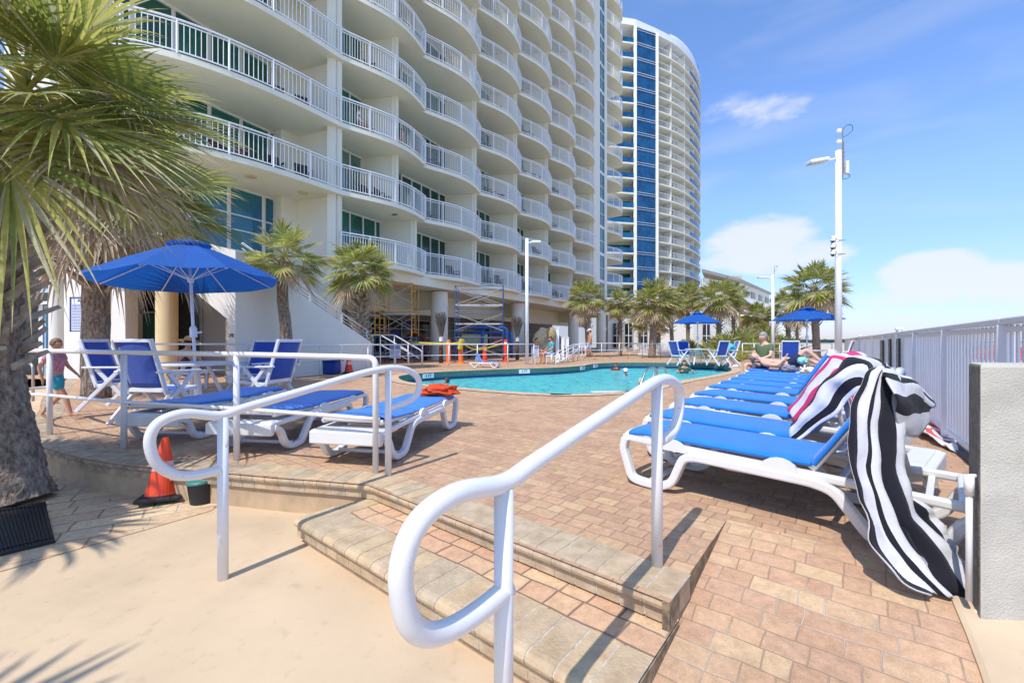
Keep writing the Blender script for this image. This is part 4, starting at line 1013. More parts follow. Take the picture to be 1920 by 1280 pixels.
def add_floor(i, k):
    global first
    if first:
        put_bay(slab0, i, k); put_bay(win0, i, k); first = False
        return
    s = slab0.copy(); COL.objects.link(s); s.parent = hotel; put_bay(s, i, k); r = rail0.copy(); COL.objects.link(r); r.parent = s
    wv = win0.copy(); COL.objects.link(wv); wv.parent = hotel; put_bay(wv, i, k); wv.material_slots[0].link = 'OBJECT'; q_r = rv.random(); wv.material_slots[0].material = M_glassg if q_r < .4 else M_gv[0] if q_r < .65 else M_gv[1] if q_r < .85 else M_gv[2]; f = fr0.copy(); COL.objects.link(f); f.parent = wv
for i in range(NB):
    for k in range(0, min(14, seen_floors(i) + 1)): add_floor(i, k)
S7 = 32.85
# last bay beyond the glass strip
def put_s(o, s, k): o.location = BO + BU * s + Vector((0, 0, Z0 + FH * k)); o.rotation_euler = (0, 0, math.atan2(BU.y, BU.x))
for k in range(0, 15):
    s = slab0.copy(); COL.objects.link(s); s.parent = hotel; put_s(s, S7, k); r = rail0.copy(); COL.objects.link(r); r.parent = s
    wv = win0.copy(); COL.objects.link(wv); wv.parent = hotel; put_s(wv, S7, k)
# partitions and piers
for i in range(1, NB + 1):
    for (z0, z1, du_) in (((Z0, Z0 + FH, -.30), (Z0 + FH, 44, -1.55)) if i == 1 else ((Z0, 44, 0),)):
        g = MB(); s = BL * i + du_
        a = W_(s - .78, -1.95); b_ = W_(s - .05, -.12); g.bar((a.x, a.y, (z0 + z1) / 2), (b_.x, b_.y, (z0 + z1) / 2), .2, z1 - z0)
        g.build('partition_wall', M_stucco, hotel)
        g = MB(); c = W_(s - .06, -.24); g.box((c.x, c.y, (z0 + z1) / 2), (.30, .26, z1 - z0), rz=.15); g.build('pier', M_stucco, hotel)
g = MB(); c = W_(-.12, -.42); g.box((c.x, c.y, 22), (.34, .34, 44), rz=.15); g.build('pier', M_stucco, hotel)
a = W_(0, 0); a2 = Vector((-9.75, 18.95, 0)); a1 = Vector((-7.25, 18.0, 0))
g = MB(); g.bar((a2.x, a2.y, 22), (a1.x, a1.y, 22), .22, 44); g.build('partition_wall', M_stucco, hotel)
# mass behind the glass
g = MB(); poly = [W_(-1.2, -2.35), W_(S7 + BL, -2.35), W_(S7 + BL, -18), W_(-1.2, -18)]; g.prism([(p.x, p.y) for p in poly], Z0 - .3, 44)
g.build('wall', M_stucco, hotel, fix=True)
# strip with teal glass
g = MB(); a, b_, c, d = W_(28.9, .05), W_(30.75, .05), W_(30.75, -2.5), W_(28.9, -2.5); g.prism([(p.x, p.y) for p in (a, b_, c, d)], Z0 - .3, 44)
a, b_, c, d = W_(32.15, .05), W_(32.9, .05), W_(32.9, -2.5), W_(32.15, -2.5); g.prism([(p.x, p.y) for p in (a, b_, c, d)], Z0 - .3, 44)
g.build('corner_pier', M_stucco, hotel, fix=True)
for k in range(14):
    z = Z0 + FH * k; g = MB(); a, b_ = W_(30.75, -.02), W_(32.15, -.02)
    g.slab([(a.x, a.y, z + .30), (b_.x, b_.y, z + .30), (b_.x, b_.y, z + FH), (a.x, a.y, z + FH)], BN * -.05); wv = g.build('stair_window', M_glasst, hotel, fix=True)
    g = MB(); g.slab([(a.x, a.y, z), (b_.x, b_.y, z), (b_.x, b_.y, z + .30), (a.x, a.y, z + .30)], BN * -.04); g.bar((a.x, a.y, z + 1.5), (b_.x, b_.y, z + 1.5), .06, .05); c = a.lerp(b_, .5); g.bar((c.x, c.y, z + .3), (c.x, c.y, z + FH), .06, .04); g.build('window_frame', M_frame, wv, fix=True)
# big curved bay at the left
bigpts = [(-14.6, 12.35), (-13.4, 12.45), (-12.2, 12.86), (-11.2, 13.26), (-10.26, 13.85), (-9.2, 14.85), (-8.1, 16.3), (-7.14, 17.85)]
bp_ = [(p.x, p.y) for p in bez([(a, b_, 0) for a, b_ in bigpts], 4)]
bg0 = Vector((-13.1, 13.05, 0)); bg1 = Vector((-9.85, 19.25, 0))
for k in range(1, 5):
    z = Z0 + FH * k
    s = slab_mesh(bp_, [(-9.6, 20), (-15.5, 15.0)]).build('balcony_slab', M_soffit, hotel, fix=True); s.location.z = z
    r = railing(bp_, postgap=1.35, sp=.15, bal=.018).build('balcony_railing', M_white, s)
    g = MB(); off = Vector((-.86, .46, 0)) * .05
    g.slab([(bg0.x, bg0.y, .2), (bg1.x, bg1.y, .2), (bg1.x, bg1.y, FH), (bg0.x, bg0.y, FH)], off); wv = g.build('balcony_window', M_glassg, hotel, fix=True); wv.location.z = z
    g = MB(); frames(g, bg0 + Vector((.03, -.01, 0)), bg1 + Vector((.03, -.01, 0)), .2, FH, 6, .09); g.build('window_frame', M_frame, wv)
    g = MB(); g.slab([(bg0.x - 3.5, bg0.y + .9, .2), (bg0.x, bg0.y, .2), (bg0.x, bg0.y, FH), (bg0.x - 3.5, bg0.y + .9, FH)], (0, .2, 0)); o = g.build('wall', M_stucco, hotel, fix=True); o.location.z = z
# lower, two storey glazing of the big bay
zt = Z0 + FH; zb = 4.62
n_ = 3
g0 = bg0; g1 = bg1
g = MB(); g.slab([(g0.x, g0.y, zb), (g1.x, g1.y, zb), (g1.x, g1.y, zt), (g0.x, g0.y, zt)], Vector((-.86, .46, 0)) * .05); wv = g.build('lobby_window', M_glassb, hotel, fix=True)
g = MB(); frames(g, g0 + Vector((.03, -.01, 0)), g1 + Vector((.03, -.01, 0)), zb, zt, 5, .10)
for z in (5.5, 6.1): g.bar((g0.x + .03, g0.y, z), (g1.x + .03, g1.y, z), .05, .05)
g.build('window_frame', M_frame, wv)
g = MB(); g.slab([(g0.x, g0.y, 0), (g1.x, g1.y, 0), (g1.x, g1.y, zb), (g0.x, g0.y, zb)], Vector((-.86, .46, 0)) * .3)
g.slab([(g0.x - 9, g0.y + 1.5, 3.4), (g0.x, g0.y, 3.4), (g0.x, g0.y, zt), (g0.x - 9, g0.y + 1.5, zt)], (0, .2, 0))
g.build('wall', M_stucco, hotel, fix=True)
for px, py in ((470, 330), (568, 361)):
    Y = (zt - EYE) * F / (640 - py); g = MB(); g.lathe([(.18, -.05), (.2, -.03), (.2, 0)], n=16); o = g.build('ceiling_lamp', mat('lamp_glass', (.6, .5, .3), .3), hotel); o.location = ((px - 960) / F * Y, Y, zt - .002)
# ---- ground storey: soffit, columns, beams, back wall
g = MB(); p_ = [W_(-.1, .05), W_(S7 + BL, .05), W_(S7 + BL, -16), W_(-2, -16), W_(-2, -2.6), W_(-.1, -2.6)]; g.prism([(p.x, p.y) for p in p_], 3.92, Z0 - .004); g.build('soffit', M_soffit, hotel, fix=True)
g = MB(); a, b_ = W_(-2, -3.2), W_(36, -3.2); g.bar((a.x, a.y, 3.3), (b_.x, b_.y, 3.3), .4, 1.25)
for s in (7.4, 17.5, 27.5):
    a, b_ = W_(s, -1.2), W_(s, -14); g.bar((a.x, a.y, 3.45), (b_.x, b_.y, 3.45), .4, 1.0)
g.build('beam', M_soffit, hotel)
for px, Y in ((824, 24.3), (971, 31.5), (1075, 39.5), (1127, 44.5)):
    g = MB(); g.lathe([(.48, 0), (.48, 3.86)], n=28); g.lathe([(.2, 3.86), (.2, Z0)], n=16); o = g.build('column', M_stucco, hotel); autosmooth(o, 50); o.location = ((px - 960) / F * Y, Y, 0)
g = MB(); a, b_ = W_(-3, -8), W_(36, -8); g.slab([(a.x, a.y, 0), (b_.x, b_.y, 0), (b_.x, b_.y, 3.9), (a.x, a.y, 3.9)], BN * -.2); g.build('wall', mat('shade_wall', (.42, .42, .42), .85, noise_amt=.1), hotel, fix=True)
gm = MB()
for k in range(17):
    s = -1 + k * 1.5; 
    for j, (z0, z1) in enumerate(((.3, 1.3), (1.36, 1.95), (2.0, 2.6))):
        if (k % 6) == 5: continue
        a, b_ = W_(s, -7.94), W_(s + 1.42, -7.94); mm_ = M_navy if (k * 7 + j * 5) % 3 == 0 and j > 0 else M_win
        g = MB(); g.slab([(a.x, a.y, z0), (b_.x, b_.y, z0), (b_.x, b_.y, z1), (a.x, a.y, z1)], BN * -.03); g.build('window', mm_, hotel, fix=True)
g = MB()
for k in range(18):
    a = W_(-1.04 + k * 1.5, -7.9); g.bar((a.x, a.y, .2), (a.x, a.y, 2.65), .07, .07)
for z in (.25, 1.33, 1.975, 2.64):
    a, b_ = W_(-1.05, -7.9), W_(24.5, -7.9); g.bar((a.x, a.y, z), (b_.x, b_.y, z), .06, .06)
g.build('window_frame', M_frame, hotel)
# stair block wall (cream) with the sloping top and the yellow arch
st = thing('stair_wall', (0, 0, 0), 'cream wall of the outside staircase, sloping down to the right behind the small palm', 'staircase')
A_ = Vector((-7.0, 10.8, 0)); D_ = Vector((1.1, 3.15, 0)).normalized(); NN = Vector((D_.y, -D_.x, 0))
def SW(d, z): p = A_ + D_ * d; return Vector((p.x, p.y, z))
g = MB(); g.slab([SW(0, 0), SW(5.4, 0), SW(5.4, 1.0), SW(.75, 3.0), SW(0, 3.35)], NN * -.3); g.build('stair_side', M_stucco2, st, fix=True)
g = MB(); g.slab([SW(0, 3.1) - NN * .3, SW(.75, 2.95) - NN * .3, SW(5.4, .95) - NN * .3, SW(5.4, .7) - NN * .3, SW(.75, 2.7) - NN * .3, SW(0, 2.9) - NN * .3], NN * -1.4); g.build('stair_flight', M_stucco2, st, fix=True)
B_ = Vector((-10.2, 11.5, 0)); C_ = Vector((-15.5, 12.8, 0))
arch = [Vector((-7.0, 10.8, 3.35)), Vector((-7.0, 10.8, 0)), Vector((-7.12, 10.83, 0)), Vector((-7.12, 10.83, 1.58))]
D2 = (B_ - A_).normalized(); Ld = (B_ - A_).length
def AW(q, z): p = A_ + D2 * (Ld * q); return Vector((p.x, p.y, z))
g = MB(); g.slab([AW(0, 3.35), AW(0, 0), AW(.075, 0), AW(.075, 1.62), AW(.35, 2.25), AW(.62, 2.68), AW(.80, 2.82), AW(1.0, 2.84), AW(1.0, 4.2)], Vector((.05, .3, 0))); g.build('arch_wall', M_stucco2, st, fix=True)
g = MB(); D3 = (C_ - B_); q = [B_ + Vector((0, 0, 2.84)), B_ + Vector((0, 0, 4.2)), C_ + Vector((0, 0, 4.2)), C_ + Vector((0, 0, 2.84))]; g.slab(q, (.05, .3, 0)); g.build('fascia', M_stucco2, st, fix=True)
g = MB(); pr_ = [AW(.075, 1.60), AW(.35, 2.23), AW(.62, 2.66), AW(.80, 2.80), AW(1.0, 2.82)]
g.grid([[p + Vector((0, .02, 0)), p + Vector((.3, 1.7, 0))] for p in pr_]); g.slab([AW(.072, 0), AW(.072, 1.6), AW(.072, 1.6) + Vector((.35, 1.7, 0)), AW(.072, 0) + Vector((.35, 1.7, 0))], (-.05, 0, 0)); o = g.build('yellow_reveal', M_yel, st)
g = MB(); g.prism([(-15.6, 13.2), (-10.3, 11.85), (-8.6, 11.5), (-8.4, 14.0), (-10.4, 17.5), (-16, 16)], 2.84, 2.9); g.build('ceiling', M_yel, st, fix=True)
# yellow column, white columns, glazing behind the arcade
def col_at(px, Y, r, zt, m, lb=None, parent=st):
    g = MB(); g.lathe([(r, 0), (r, zt)], n=28); o = g.build('column', m, parent); autosmooth(o, 50); o.location = ((px - 960) / F * Y, Y, 0); return o
col_at(313, 11.7, .25, 2.84, M_yel); col_at(108, 12.3, .18, 2.9, M_stucco2)
g = MB(); a = Q(120, 640, 12.1); b_ = Q(235, 640, 11.9); g.slab([(a.x, a.y, 0), (b_.x, b_.y, 0), (b_.x, b_.y, 2.85), (a.x, a.y, 2.85)], (0, .4, 0)); g.build('wall', M_stucco2, st, fix=True)
# glass front
def wall_px(px0, Y0, px1, Y1, z0, z1, m, name, parent, th=.06):
    a = Q(px0, 640, Y0); b_ = Q(px1, 640, Y1); g = MB(); g.slab([(a.x, a.y, z0), (b_.x, b_.y, z0), (b_.x, b_.y, z1), (a.x, a.y, z1)], (0, th, 0)); return g.build(name, m, parent, fix=True)
sf = thing('entrance_glazing', (0, 0, 0), 'dark framed glass doors and windows under the yellow arch', 'glass front')
wall_px(190, 14.5, 236, 14.4, 0, 2.0, M_win, 'door', sf); wall_px(238, 14.4, 295, 14.3, 0, 2.0, M_glassg, 'window', sf); wall_px(190, 14.5, 296, 14.3, 2.02, 2.84, M_win, 'transom', sf)
wall_px(325, 14.3, 378, 14.0, 0, 2.84, M_win, 'window', sf); wall_px(380, 13.9, 428, 13.4, 0, 2.84, mat('grey_wall', (.30, .30, .28), .8), 'side_wall', sf)
g = MB()
for px, Y in ((190, 14.42), (237, 14.33), (296, 14.22), (326, 14.2), (379, 13.9)): a = Q(px, 640, Y); g.bar((a.x, a.y, 0), (a.x, a.y, 2.84), .07, .07)
a, b_ = Q(190, 640, 14.42), Q(296, 640, 14.2)
for z in (.05, 2.02, 2.8): g.bar((a.x, a.y, z), (b_.x, b_.y, z), .07, .06)
g.build('glazing_frame', M_gal, sf)
wall_px(-120, 16, 100, 15.6, 0, 2.84, mat('dim_wall', (.16, .16, .16), .8), 'back_wall', sf)
dr = thing('entrance_door', (0, 0, 0), 'pair of white framed glass doors standing open behind the big palm at the left', 'door')
wall_px(24, 13.4, 76, 13.3, 0, 2.15, M_win, 'pane', dr, .03); wall_px(80, 13.2, 96, 12.6, 0, 2.15, M_glassb, 'pane', dr, .03)
g = MB()
for px, Y in ((24, 13.35), (76, 13.2), (80, 13.15), (96, 12.55)): a = Q(px, 640, Y); g.bar((a.x, a.y, 0), (a.x, a.y, 2.2), .06, .06)
a, b_ = Q(10, 640, 13.3), Q(97, 640, 12.6); g.bar((a.x, a.y, 2.2), (b_.x, b_.y, 2.2), .06, .08); g.build('door_frame', M_white, dr)
# information board with small blue writing
bd = thing('information_board', Q(146, 640, 11.85), 'white rules board with blue border and small text, partly behind the palm trunk', 'sign'); bd.location.z = 0
g = MB(); g.box((.14, -.02, 1.80), (.62, .03, .96)); g.build('board', mat('sign_white', (.78, .80, .84), .5), bd)
g = MB()
for z in (1.335, 2.265): g.box((.14, -.04, z), (.64, .02, .03))
for x in (-.165, .445): g.box((x, -.04, 1.80), (.03, .02, .96))
g.build('border', mat('sign_blue', (.02, .05, .22), .5), bd)
letters('ACF', (.14, -.045, 2.18), .12, mat('sign_ink', (.03, .06, .2), .5), 'heading', bd, (R(90), 0, 0))
g = MB(); rnd = random.Random(3)
for i in range(17):
    z = 2.07 - i * .042; x = -.12
    while x < .38:
        wd = rnd.uniform(.02, .06); g.box((x + wd / 2, -.038, z), (wd, .004, .016)); x += wd + .012
g.build('text_lines', mat('sign_ink2', (.05, .09, .3), .5), bd)
# stair rail going down
t = thing('stair_railing', (0, 0, 0), 'white sloping railing of the outside staircase above the cream wall', 'railing')
def SR(d, dz): z = 3.0 + (1.0 - 3.0) * (d - .75) / 4.65; p = SW(d, z + dz) - NN * .15; return p
for dz, r in ((.42, .03), (.28, .014), (.18, .014), (.08, .014)):
    g = MB(); g.tube([SR(.3, dz), SR(5.4, dz)], r, 8); g.build('rail', M_rail, t, smooth=True)
for d in (1.2, 2.6, 4.0, 5.3):
    g = MB(); g.bar(SR(d, -.05), SR(d, .42), .05, .05); g.build('post', M_rail, t)

# ------------------------------------------------------------------ second tower
tw2 = thing('round_tower', (0, 0, 0), 'distant round white tower with a tall blue glass strip, right of the hotel', 'tower')
FH2 = 2.86; NF = 22
arc = [Vector(p) for p in ((19.0, 81.0, 0), (23.6, 81.8, 0), (28.3, 83.7, 0), (33.7, 87.0, 0), (39.0, 92.2, 0), (43.2, 98.2, 0), (45.8, 104.5, 0), (46.8, 112, 0))]
A2 = bez(arc[2:], 4)
cen = Vector((22, 108, 0))
def inw(p, d): v = (cen - p); v.z = 0; return p + v.normalized() * d
ring_o = [(p.x, p.y) for p in A2]; ring_i = [(inw(p, 3.0).x, inw(p, 3.0).y) for p in A2][::-1]
base_i = [(inw(p, 2.2).x, inw(p, 2.2).y) for p in A2]
g = MB(); g.prism(base_i + [(46, 118), (10, 118), (14, 86), (24.2, 86.0)], 0, 60.4); g.build('wall', mat('tower_back_wall', (.44, .47, .49), .85), tw2, fix=True)  # wall colour greyed to stand for the shade inside the recessed balconies
sl = slab_mesh(ring_o, ring_i, .28).build('balcony_slab', M_stucco, tw2, fix=True)
g = MB()
for a, b_ in zip(A2[:9], A2[1:9]):
    a_, b2 = a * 1.0, b_ * 1.0
    g.bar((a_.x, a_.y, 1.30), (b2.x, b2.y, 1.30), .08, .06)
    n = max(1, int((b2 - a_).length / .4))
    for k in range(n): p = a_.lerp(b2, k / n); g.bar((p.x, p.y, .3), (p.x, p.y, 1.3), .035, .03)
g.build('balcony_railing', M_white, sl)
sl.location.z = .5
for k in range(1, NF - 1): 
    s = sl.copy(); COL.objects.link(s); s.parent = tw2; s.location.z = .5 + k * FH2; r = sl.children[0].copy(); COL.objects.link(r); r.parent = s
M_rimglass = glass('rim_blue_glass', (.03, .12, .26), (.02, .08, .17), .15, spec=.4)
rim = A2[7:]
for k in range(NF - 1):
    g = MB(); g.grid([[Vector((p.x, p.y, 0)) - (cen - p).normalized() * .05 + Vector((0, 0, z)) for z in (.35, 1.15)] for p in rim]); o = g.build('glass_guard', M_rimglass, tw2); o.location.z = .5 + k * FH2
for i, p in enumerate(A2[::3] + [A2[-1]]):
    if i == 0: continue
    q = inw(p, 2.4); p1 = inw(p, .25); g = MB(); g.bar((p1.x, p1.y, 30.5), (q.x, q.y, 30.5), .25, 61); g.build('fin_wall', M_stucco, tw2)
for i, p in enumerate(A2[1::3]):
    q = inw(p, 2.15); a = A2[min(3 * i + 2, len(A2) - 1)]; b_ = inw(a, 2.15)
    for k in range(NF - 1):
        g = MB(); z = .9 + k * FH2; g.slab([(q.x, q.y, z), (b_.x, b_.y, z), (b_.x, b_.y, z + 2.0), (q.x, q.y, z + 2.0)], (0, -.1, 0)); 
        if k == 0: me0 = g.build('window', M_win, tw2, fix=True)
        else: c = me0.copy(); COL.objects.link(c); c.parent = tw2; c.location.z = k * FH2
# glass strip
ga_, gb_ = Vector((23.75, 81.6, 0)), Vector((28.0, 83.3, 0))
g = MB(); g.slab([(ga_.x, ga_.y, 1), (gb_.x, gb_.y, 1), (gb_.x, gb_.y, 61.2), (ga_.x, ga_.y, 61.2)], (0, .3, 0)); cw = g.build('curtain_wall', M_glassd, tw2, fix=True)
for k in range(NF):
    for dz in (0, .42): z = .6 + k * FH2 + dz; g = MB(); g.bar((ga_.x, ga_.y - .08, z), (gb_.x, gb_.y - .08, z), .1, .05); g.build('glazing_bar', M_white, cw)
g = MB()
for q in (.25, .5, .75): p = ga_.lerp(gb_, q); g.bar((p.x, p.y - .04, 1), (p.x, p.y - .04, 61.2), .05, .06)
g.build('mullion', mat('blue_mullion', (.03, .12, .25), .4), cw)
for p in (ga_ + Vector((-.25, -.1, 0)), gb_ + Vector((.3, .1, 0))):
    g = MB(); g.box((p.x, p.y, 30.6), (.55, .5, 61.2)); g.build('strip_pier', M_stucco, tw2)
# left recessed balconies with dark blue glass
for k in range(NF - 1):
    z = .5 + k * FH2; g = MB(); g.prism([(17.5, 80.2), (23.5, 81.4), (23.5, 85), (17.5, 85)], z, z + .28); g.build('balcony_slab', M_stucco, tw2, fix=True)
    g = MB(); g.slab([(17.6, 80.3, z + .3), (23.4, 81.45, z + .3), (23.4, 81.45, z + 1.25), (17.6, 80.3, z + 1.25)], (0, .05, 0)); o = g.build('glass_guard', M_glassd, tw2, fix=True)
    g = MB(); g.slab([(17.6, 84.2, z + .3), (23.4, 84.6, z + .3), (23.4, 84.6, z + 2.5), (17.6, 84.2, z + 2.5)], (0, .05, 0)); g.build('window', M_glassg, tw2, fix=True)
g = MB(); g.prism([(17.5, 84.7), (23.8, 84.7), (23.8, 100), (17.5, 100)], 0, 61.2); g.build('wall', M_stucco, tw2, fix=True)
# roof crown
crown = [Vector((17.5, 80.2, 0)), Vector((23.5, 81.3, 0))] + [p for p in A2]
g = MB(); ci = [inw(p, 4) for p in crown][::-1]; g.prism([(p.x, p.y) for p in crown] + [(p.x, p.y) for p in ci], 61.2, 62.4); g.build('parapet', M_white, tw2, fix=True)
rows = []
for i, p in enumerate(A2[3:]):
    q = i / (len(A2) - 4); h = 1.7 * math.sin(math.pi * min(1, q * 1.15 + .12)) ** .6 if q < .78 else max(.1, 2.0 * (1 - q))
    rows.append([Vector((inw(p, .3).x, inw(p, .3).y, 62.3)), Vector((inw(p, .5).x, inw(p, .5).y, 62.3 + h)), Vector((inw(p, 6).x, inw(p, 6).y, 62.3 + h))])
g = MB(); g.grid(rows); g.build('roof_crest', M_white, tw2)
p = A2[11]; c = inw(p, .3); tdir = (A2[12] - A2[10]).normalized(); g = MB(); sem = [Vector((c.x, c.y, 62.5)) + tdir * (1.3 * math.cos(R(a))) + Vector((0, 0, 1.0 * math.sin(R(a)))) for a in range(0, 181, 18)]; g.slab(sem, (c - cen).normalized() * .15); g.build('crest_opening', M_win, tw2, fix=True)

# ------------------------------------------------------------------ low buildings behind the palms
def at(px, Y, z=0): return Vector(((px - 960) / F * Y, Y, z))
t = thing('beach_house', (0, 0, 0), 'far apartment block with grey roof, white top floor and orange balconies, right of the tower', 'building')
a, b_, c = at(1320, 70), at(1385, 78), at(1442, 98)
def wallseg(a, b_, z0, z1, m, name, th=.3):
    g = MB(); d = (b_ - a).normalized(); n = Vector((-d.y, d.x, 0)); g.slab([(a.x, a.y, z0), (b_.x, b_.y, z0), (b_.x, b_.y, z1), (a.x, a.y, z1)], n * th); return g.build(name, m, t, fix=True)
M_org = mat('terracotta_paint', (.62, .24, .07), .8, noise_amt=.15)
wallseg(a, b_, 0, 11.5, M_stucco, 'side_wall'); wallseg(b_, c, 0, 8.3, M_org, 'wall'); wallseg(b_, c, 8.3, 12.0, M_stucco, 'upper_wall', .5)
g = MB(); r_ = [at(1316, 69, 12.3), at(1388, 77, 11.9), at(1446, 99, 11.9), at(1400, 110, 12.5), at(1330, 100, 13.2)]; g.add([tuple(p) for p in r_] + [(p.x, p.y, p.z + .5) for p in r_], [(0, 1, 2, 3, 4)[::-1], (5, 6, 7, 8, 9)] + [(i, (i + 1) % 5, 5 + (i + 1) % 5, 5 + i) for i in range(5)]); g.build('roof', mat('grey_roof', (.38, .36, .33), .9), t, fix=True)
g = MB(); p = at(1352, 84); g.box((p.x, p.y, 13.0), (6, 4, 1.3)); g.build('roof_hut', mat('tan_roof', (.5, .42, .30), .9), t)
d = (c - b_); 
for j in range(4):
    for (z0, z1) in ((9.2, 10.9),):
        q = b_ + d * (.12 + .24 * j); e_ = b_ + d * (.24 + .24 * j); g = MB(); n = Vector((d.y, -d.x, 0)).normalized() * .1; g.slab([(q.x + n.x, q.y + n.y, z0), (e_.x + n.x, e_.y + n.y, z0), (e_.x + n.x, e_.y + n.y, z1), (q.x + n.x, q.y + n.y, z1)], n * -1.2); g.build('window', M_win, t, fix=True)
for z in (3.2, 5.8, 8.2):
    q = b_ + Vector((d.y, -d.x, 0)).normalized() * .9; e_ = q + d; g = MB(); g.bar((q.x, q.y, z), (e_.x, e_.y, z), 1.2, .25); g.bar((q.x, q.y, z + 1.0), (e_.x, e_.y, z + 1.0), .1, .08)
    n = 40
    for k in range(n): p = q.lerp(e_, k / n); g.bar((p.x, p.y, z), (p.x, p.y, z + 1.0), .1, .08)
    g.build('balcony', M_white, t)
    for j in range(5):
        p = b_ + d * (.1 + .18 * j) ; g = MB(); g.box((p.x + .1, p.y - .1, z - 1.1), (1.6, .5, 1.9), rz=math.atan2(d.y, d.x)); g.build('door', mat('brown_shade', (.25, .09, .04), .8), t)
t = thing('low_building', (0, 0, 0), 'low white pavilion with dark openings behind the palm row', 'building')
wallp = [(1140, 46, 1200, 47), (1200, 47, 1300, 48), (1300, 48, 1345, 50)]
for x0, y0, x1, y1 in wallp:
    a, b_ = at(x0, y0), at(x1, y1); wallseg(a, b_, 0, 5.2, M_stucco, 'wall', .4)
g = MB(); a, b_ = at(1135, 45.5), at(1350, 49.5); g.bar((a.x, a.y, 5.3), (b_.x, b_.y, 5.3), .6, .35); g.build('parapet', M_stucco, t)
for px in (1150, 1172, 1200, 1222, 1246, 1268, 1292, 1318):
    a, b_ = at(px, 45.9 + (px - 1150) / 60), at(px + 13, 46.0 + (px - 1150) / 60); g = MB(); g.slab([(a.x, a.y, .4), (b_.x, b_.y, .4), (b_.x, b_.y, 3.0), (a.x, a.y, 3.0)], (0, .08, 0)); w_ = g.build('window', M_win, t, fix=True)
    g = MB(); c = a.lerp(b_, .5); g.bar((c.x, c.y - .03, .4), (c.x, c.y - .03, 3.0), .06, .06); g.bar((a.x, a.y - .03, 1.7), (b_.x, b_.y - .03, 1.7), .06, .06); g.build('window_frame', M_white, w_)
t = thing('distant_building', at(1700, 900), 'tiny far shoreline block on the horizon between pole and fence', 'building')
M_shore = mat('shore_green', (.05, .07, .035), .95, noise_amt=.5, noise_scale=.1)
g = MB(); rnd = random.Random(5)
for k in range(12): g.box((-40 + k * 9, rnd.uniform(-4, 4), 3 + 1), (7, 6, rnd.uniform(4, 10)))
o = g.build('shore_blocks', M_stucco, t); t.location = at(1590, 1100, -1)
g = MB(); rows = []
for k in range(121):
    px = 1440 + k * 5; p = at(px, 850); h = 4 + 5 * abs(noise.noise(Vector((k * .37, 0, 0)))) + 3 * abs(noise.noise(Vector((k * 1.7, 3, 0)))) 
    if k > 34: h *= max(0.12, 1 - (k - 34) / 30)
    rows.append([p, p + Vector((0, 1, h * .7)), p + Vector((0, 6, h)), p + Vector((0, 14, -1))])
g.grid(rows); tag(g.build('shore_trees', M_shore), 'dark far tree line along the horizon right of the palms', 'trees', kind='stuff')
# ------------------------------------------------------------------ palms
def leafmat(name, c, rough=.45, tr=.3, c2=None, ns=18):
    return mat(name, c, rough, col2=c2 or tuple(k * .7 for k in c), noise_scale=ns, transl=tr, spec=.5, stretch=(1, 1, 1))
M_l1 = leafmat('palm_green', (.235, .275, .06), c2=(.11, .15, .035), tr=.38); M_l2 = leafmat('palm_yellow_green', (.48, .45, .12), c2=(.28, .30, .07), tr=.4)
M_l3 = leafmat('palm_tip_tan', (.58, .46, .27), .7, .25); M_l4 = leafmat('palm_dead', (.55, .45, .31), .8, .25, c2=(.32, .24, .16)); M_l5 = leafmat('palm_pale_underside', (.46, .44, .26), .5, .3)
LM = [M_l1, M_l2, M_l3, M_l4, M_l5]
M_bark = mat('palm_bark', (.40, .32, .245), .95, col2=(.12, .085, .06), noise_scale=26, bump=1.0, bump_scale=34, stretch=(1, 1, .45))
for n_ in M_bark.node_tree.nodes:
    if n_.type == 'BUMP': n_.inputs['Distance'].default_value = .035
M_boot = mat('palm_boot', (.50, .43, .34), .9, col2=(.24, .19, .14), noise_scale=10, bump=.8, bump_scale=22)
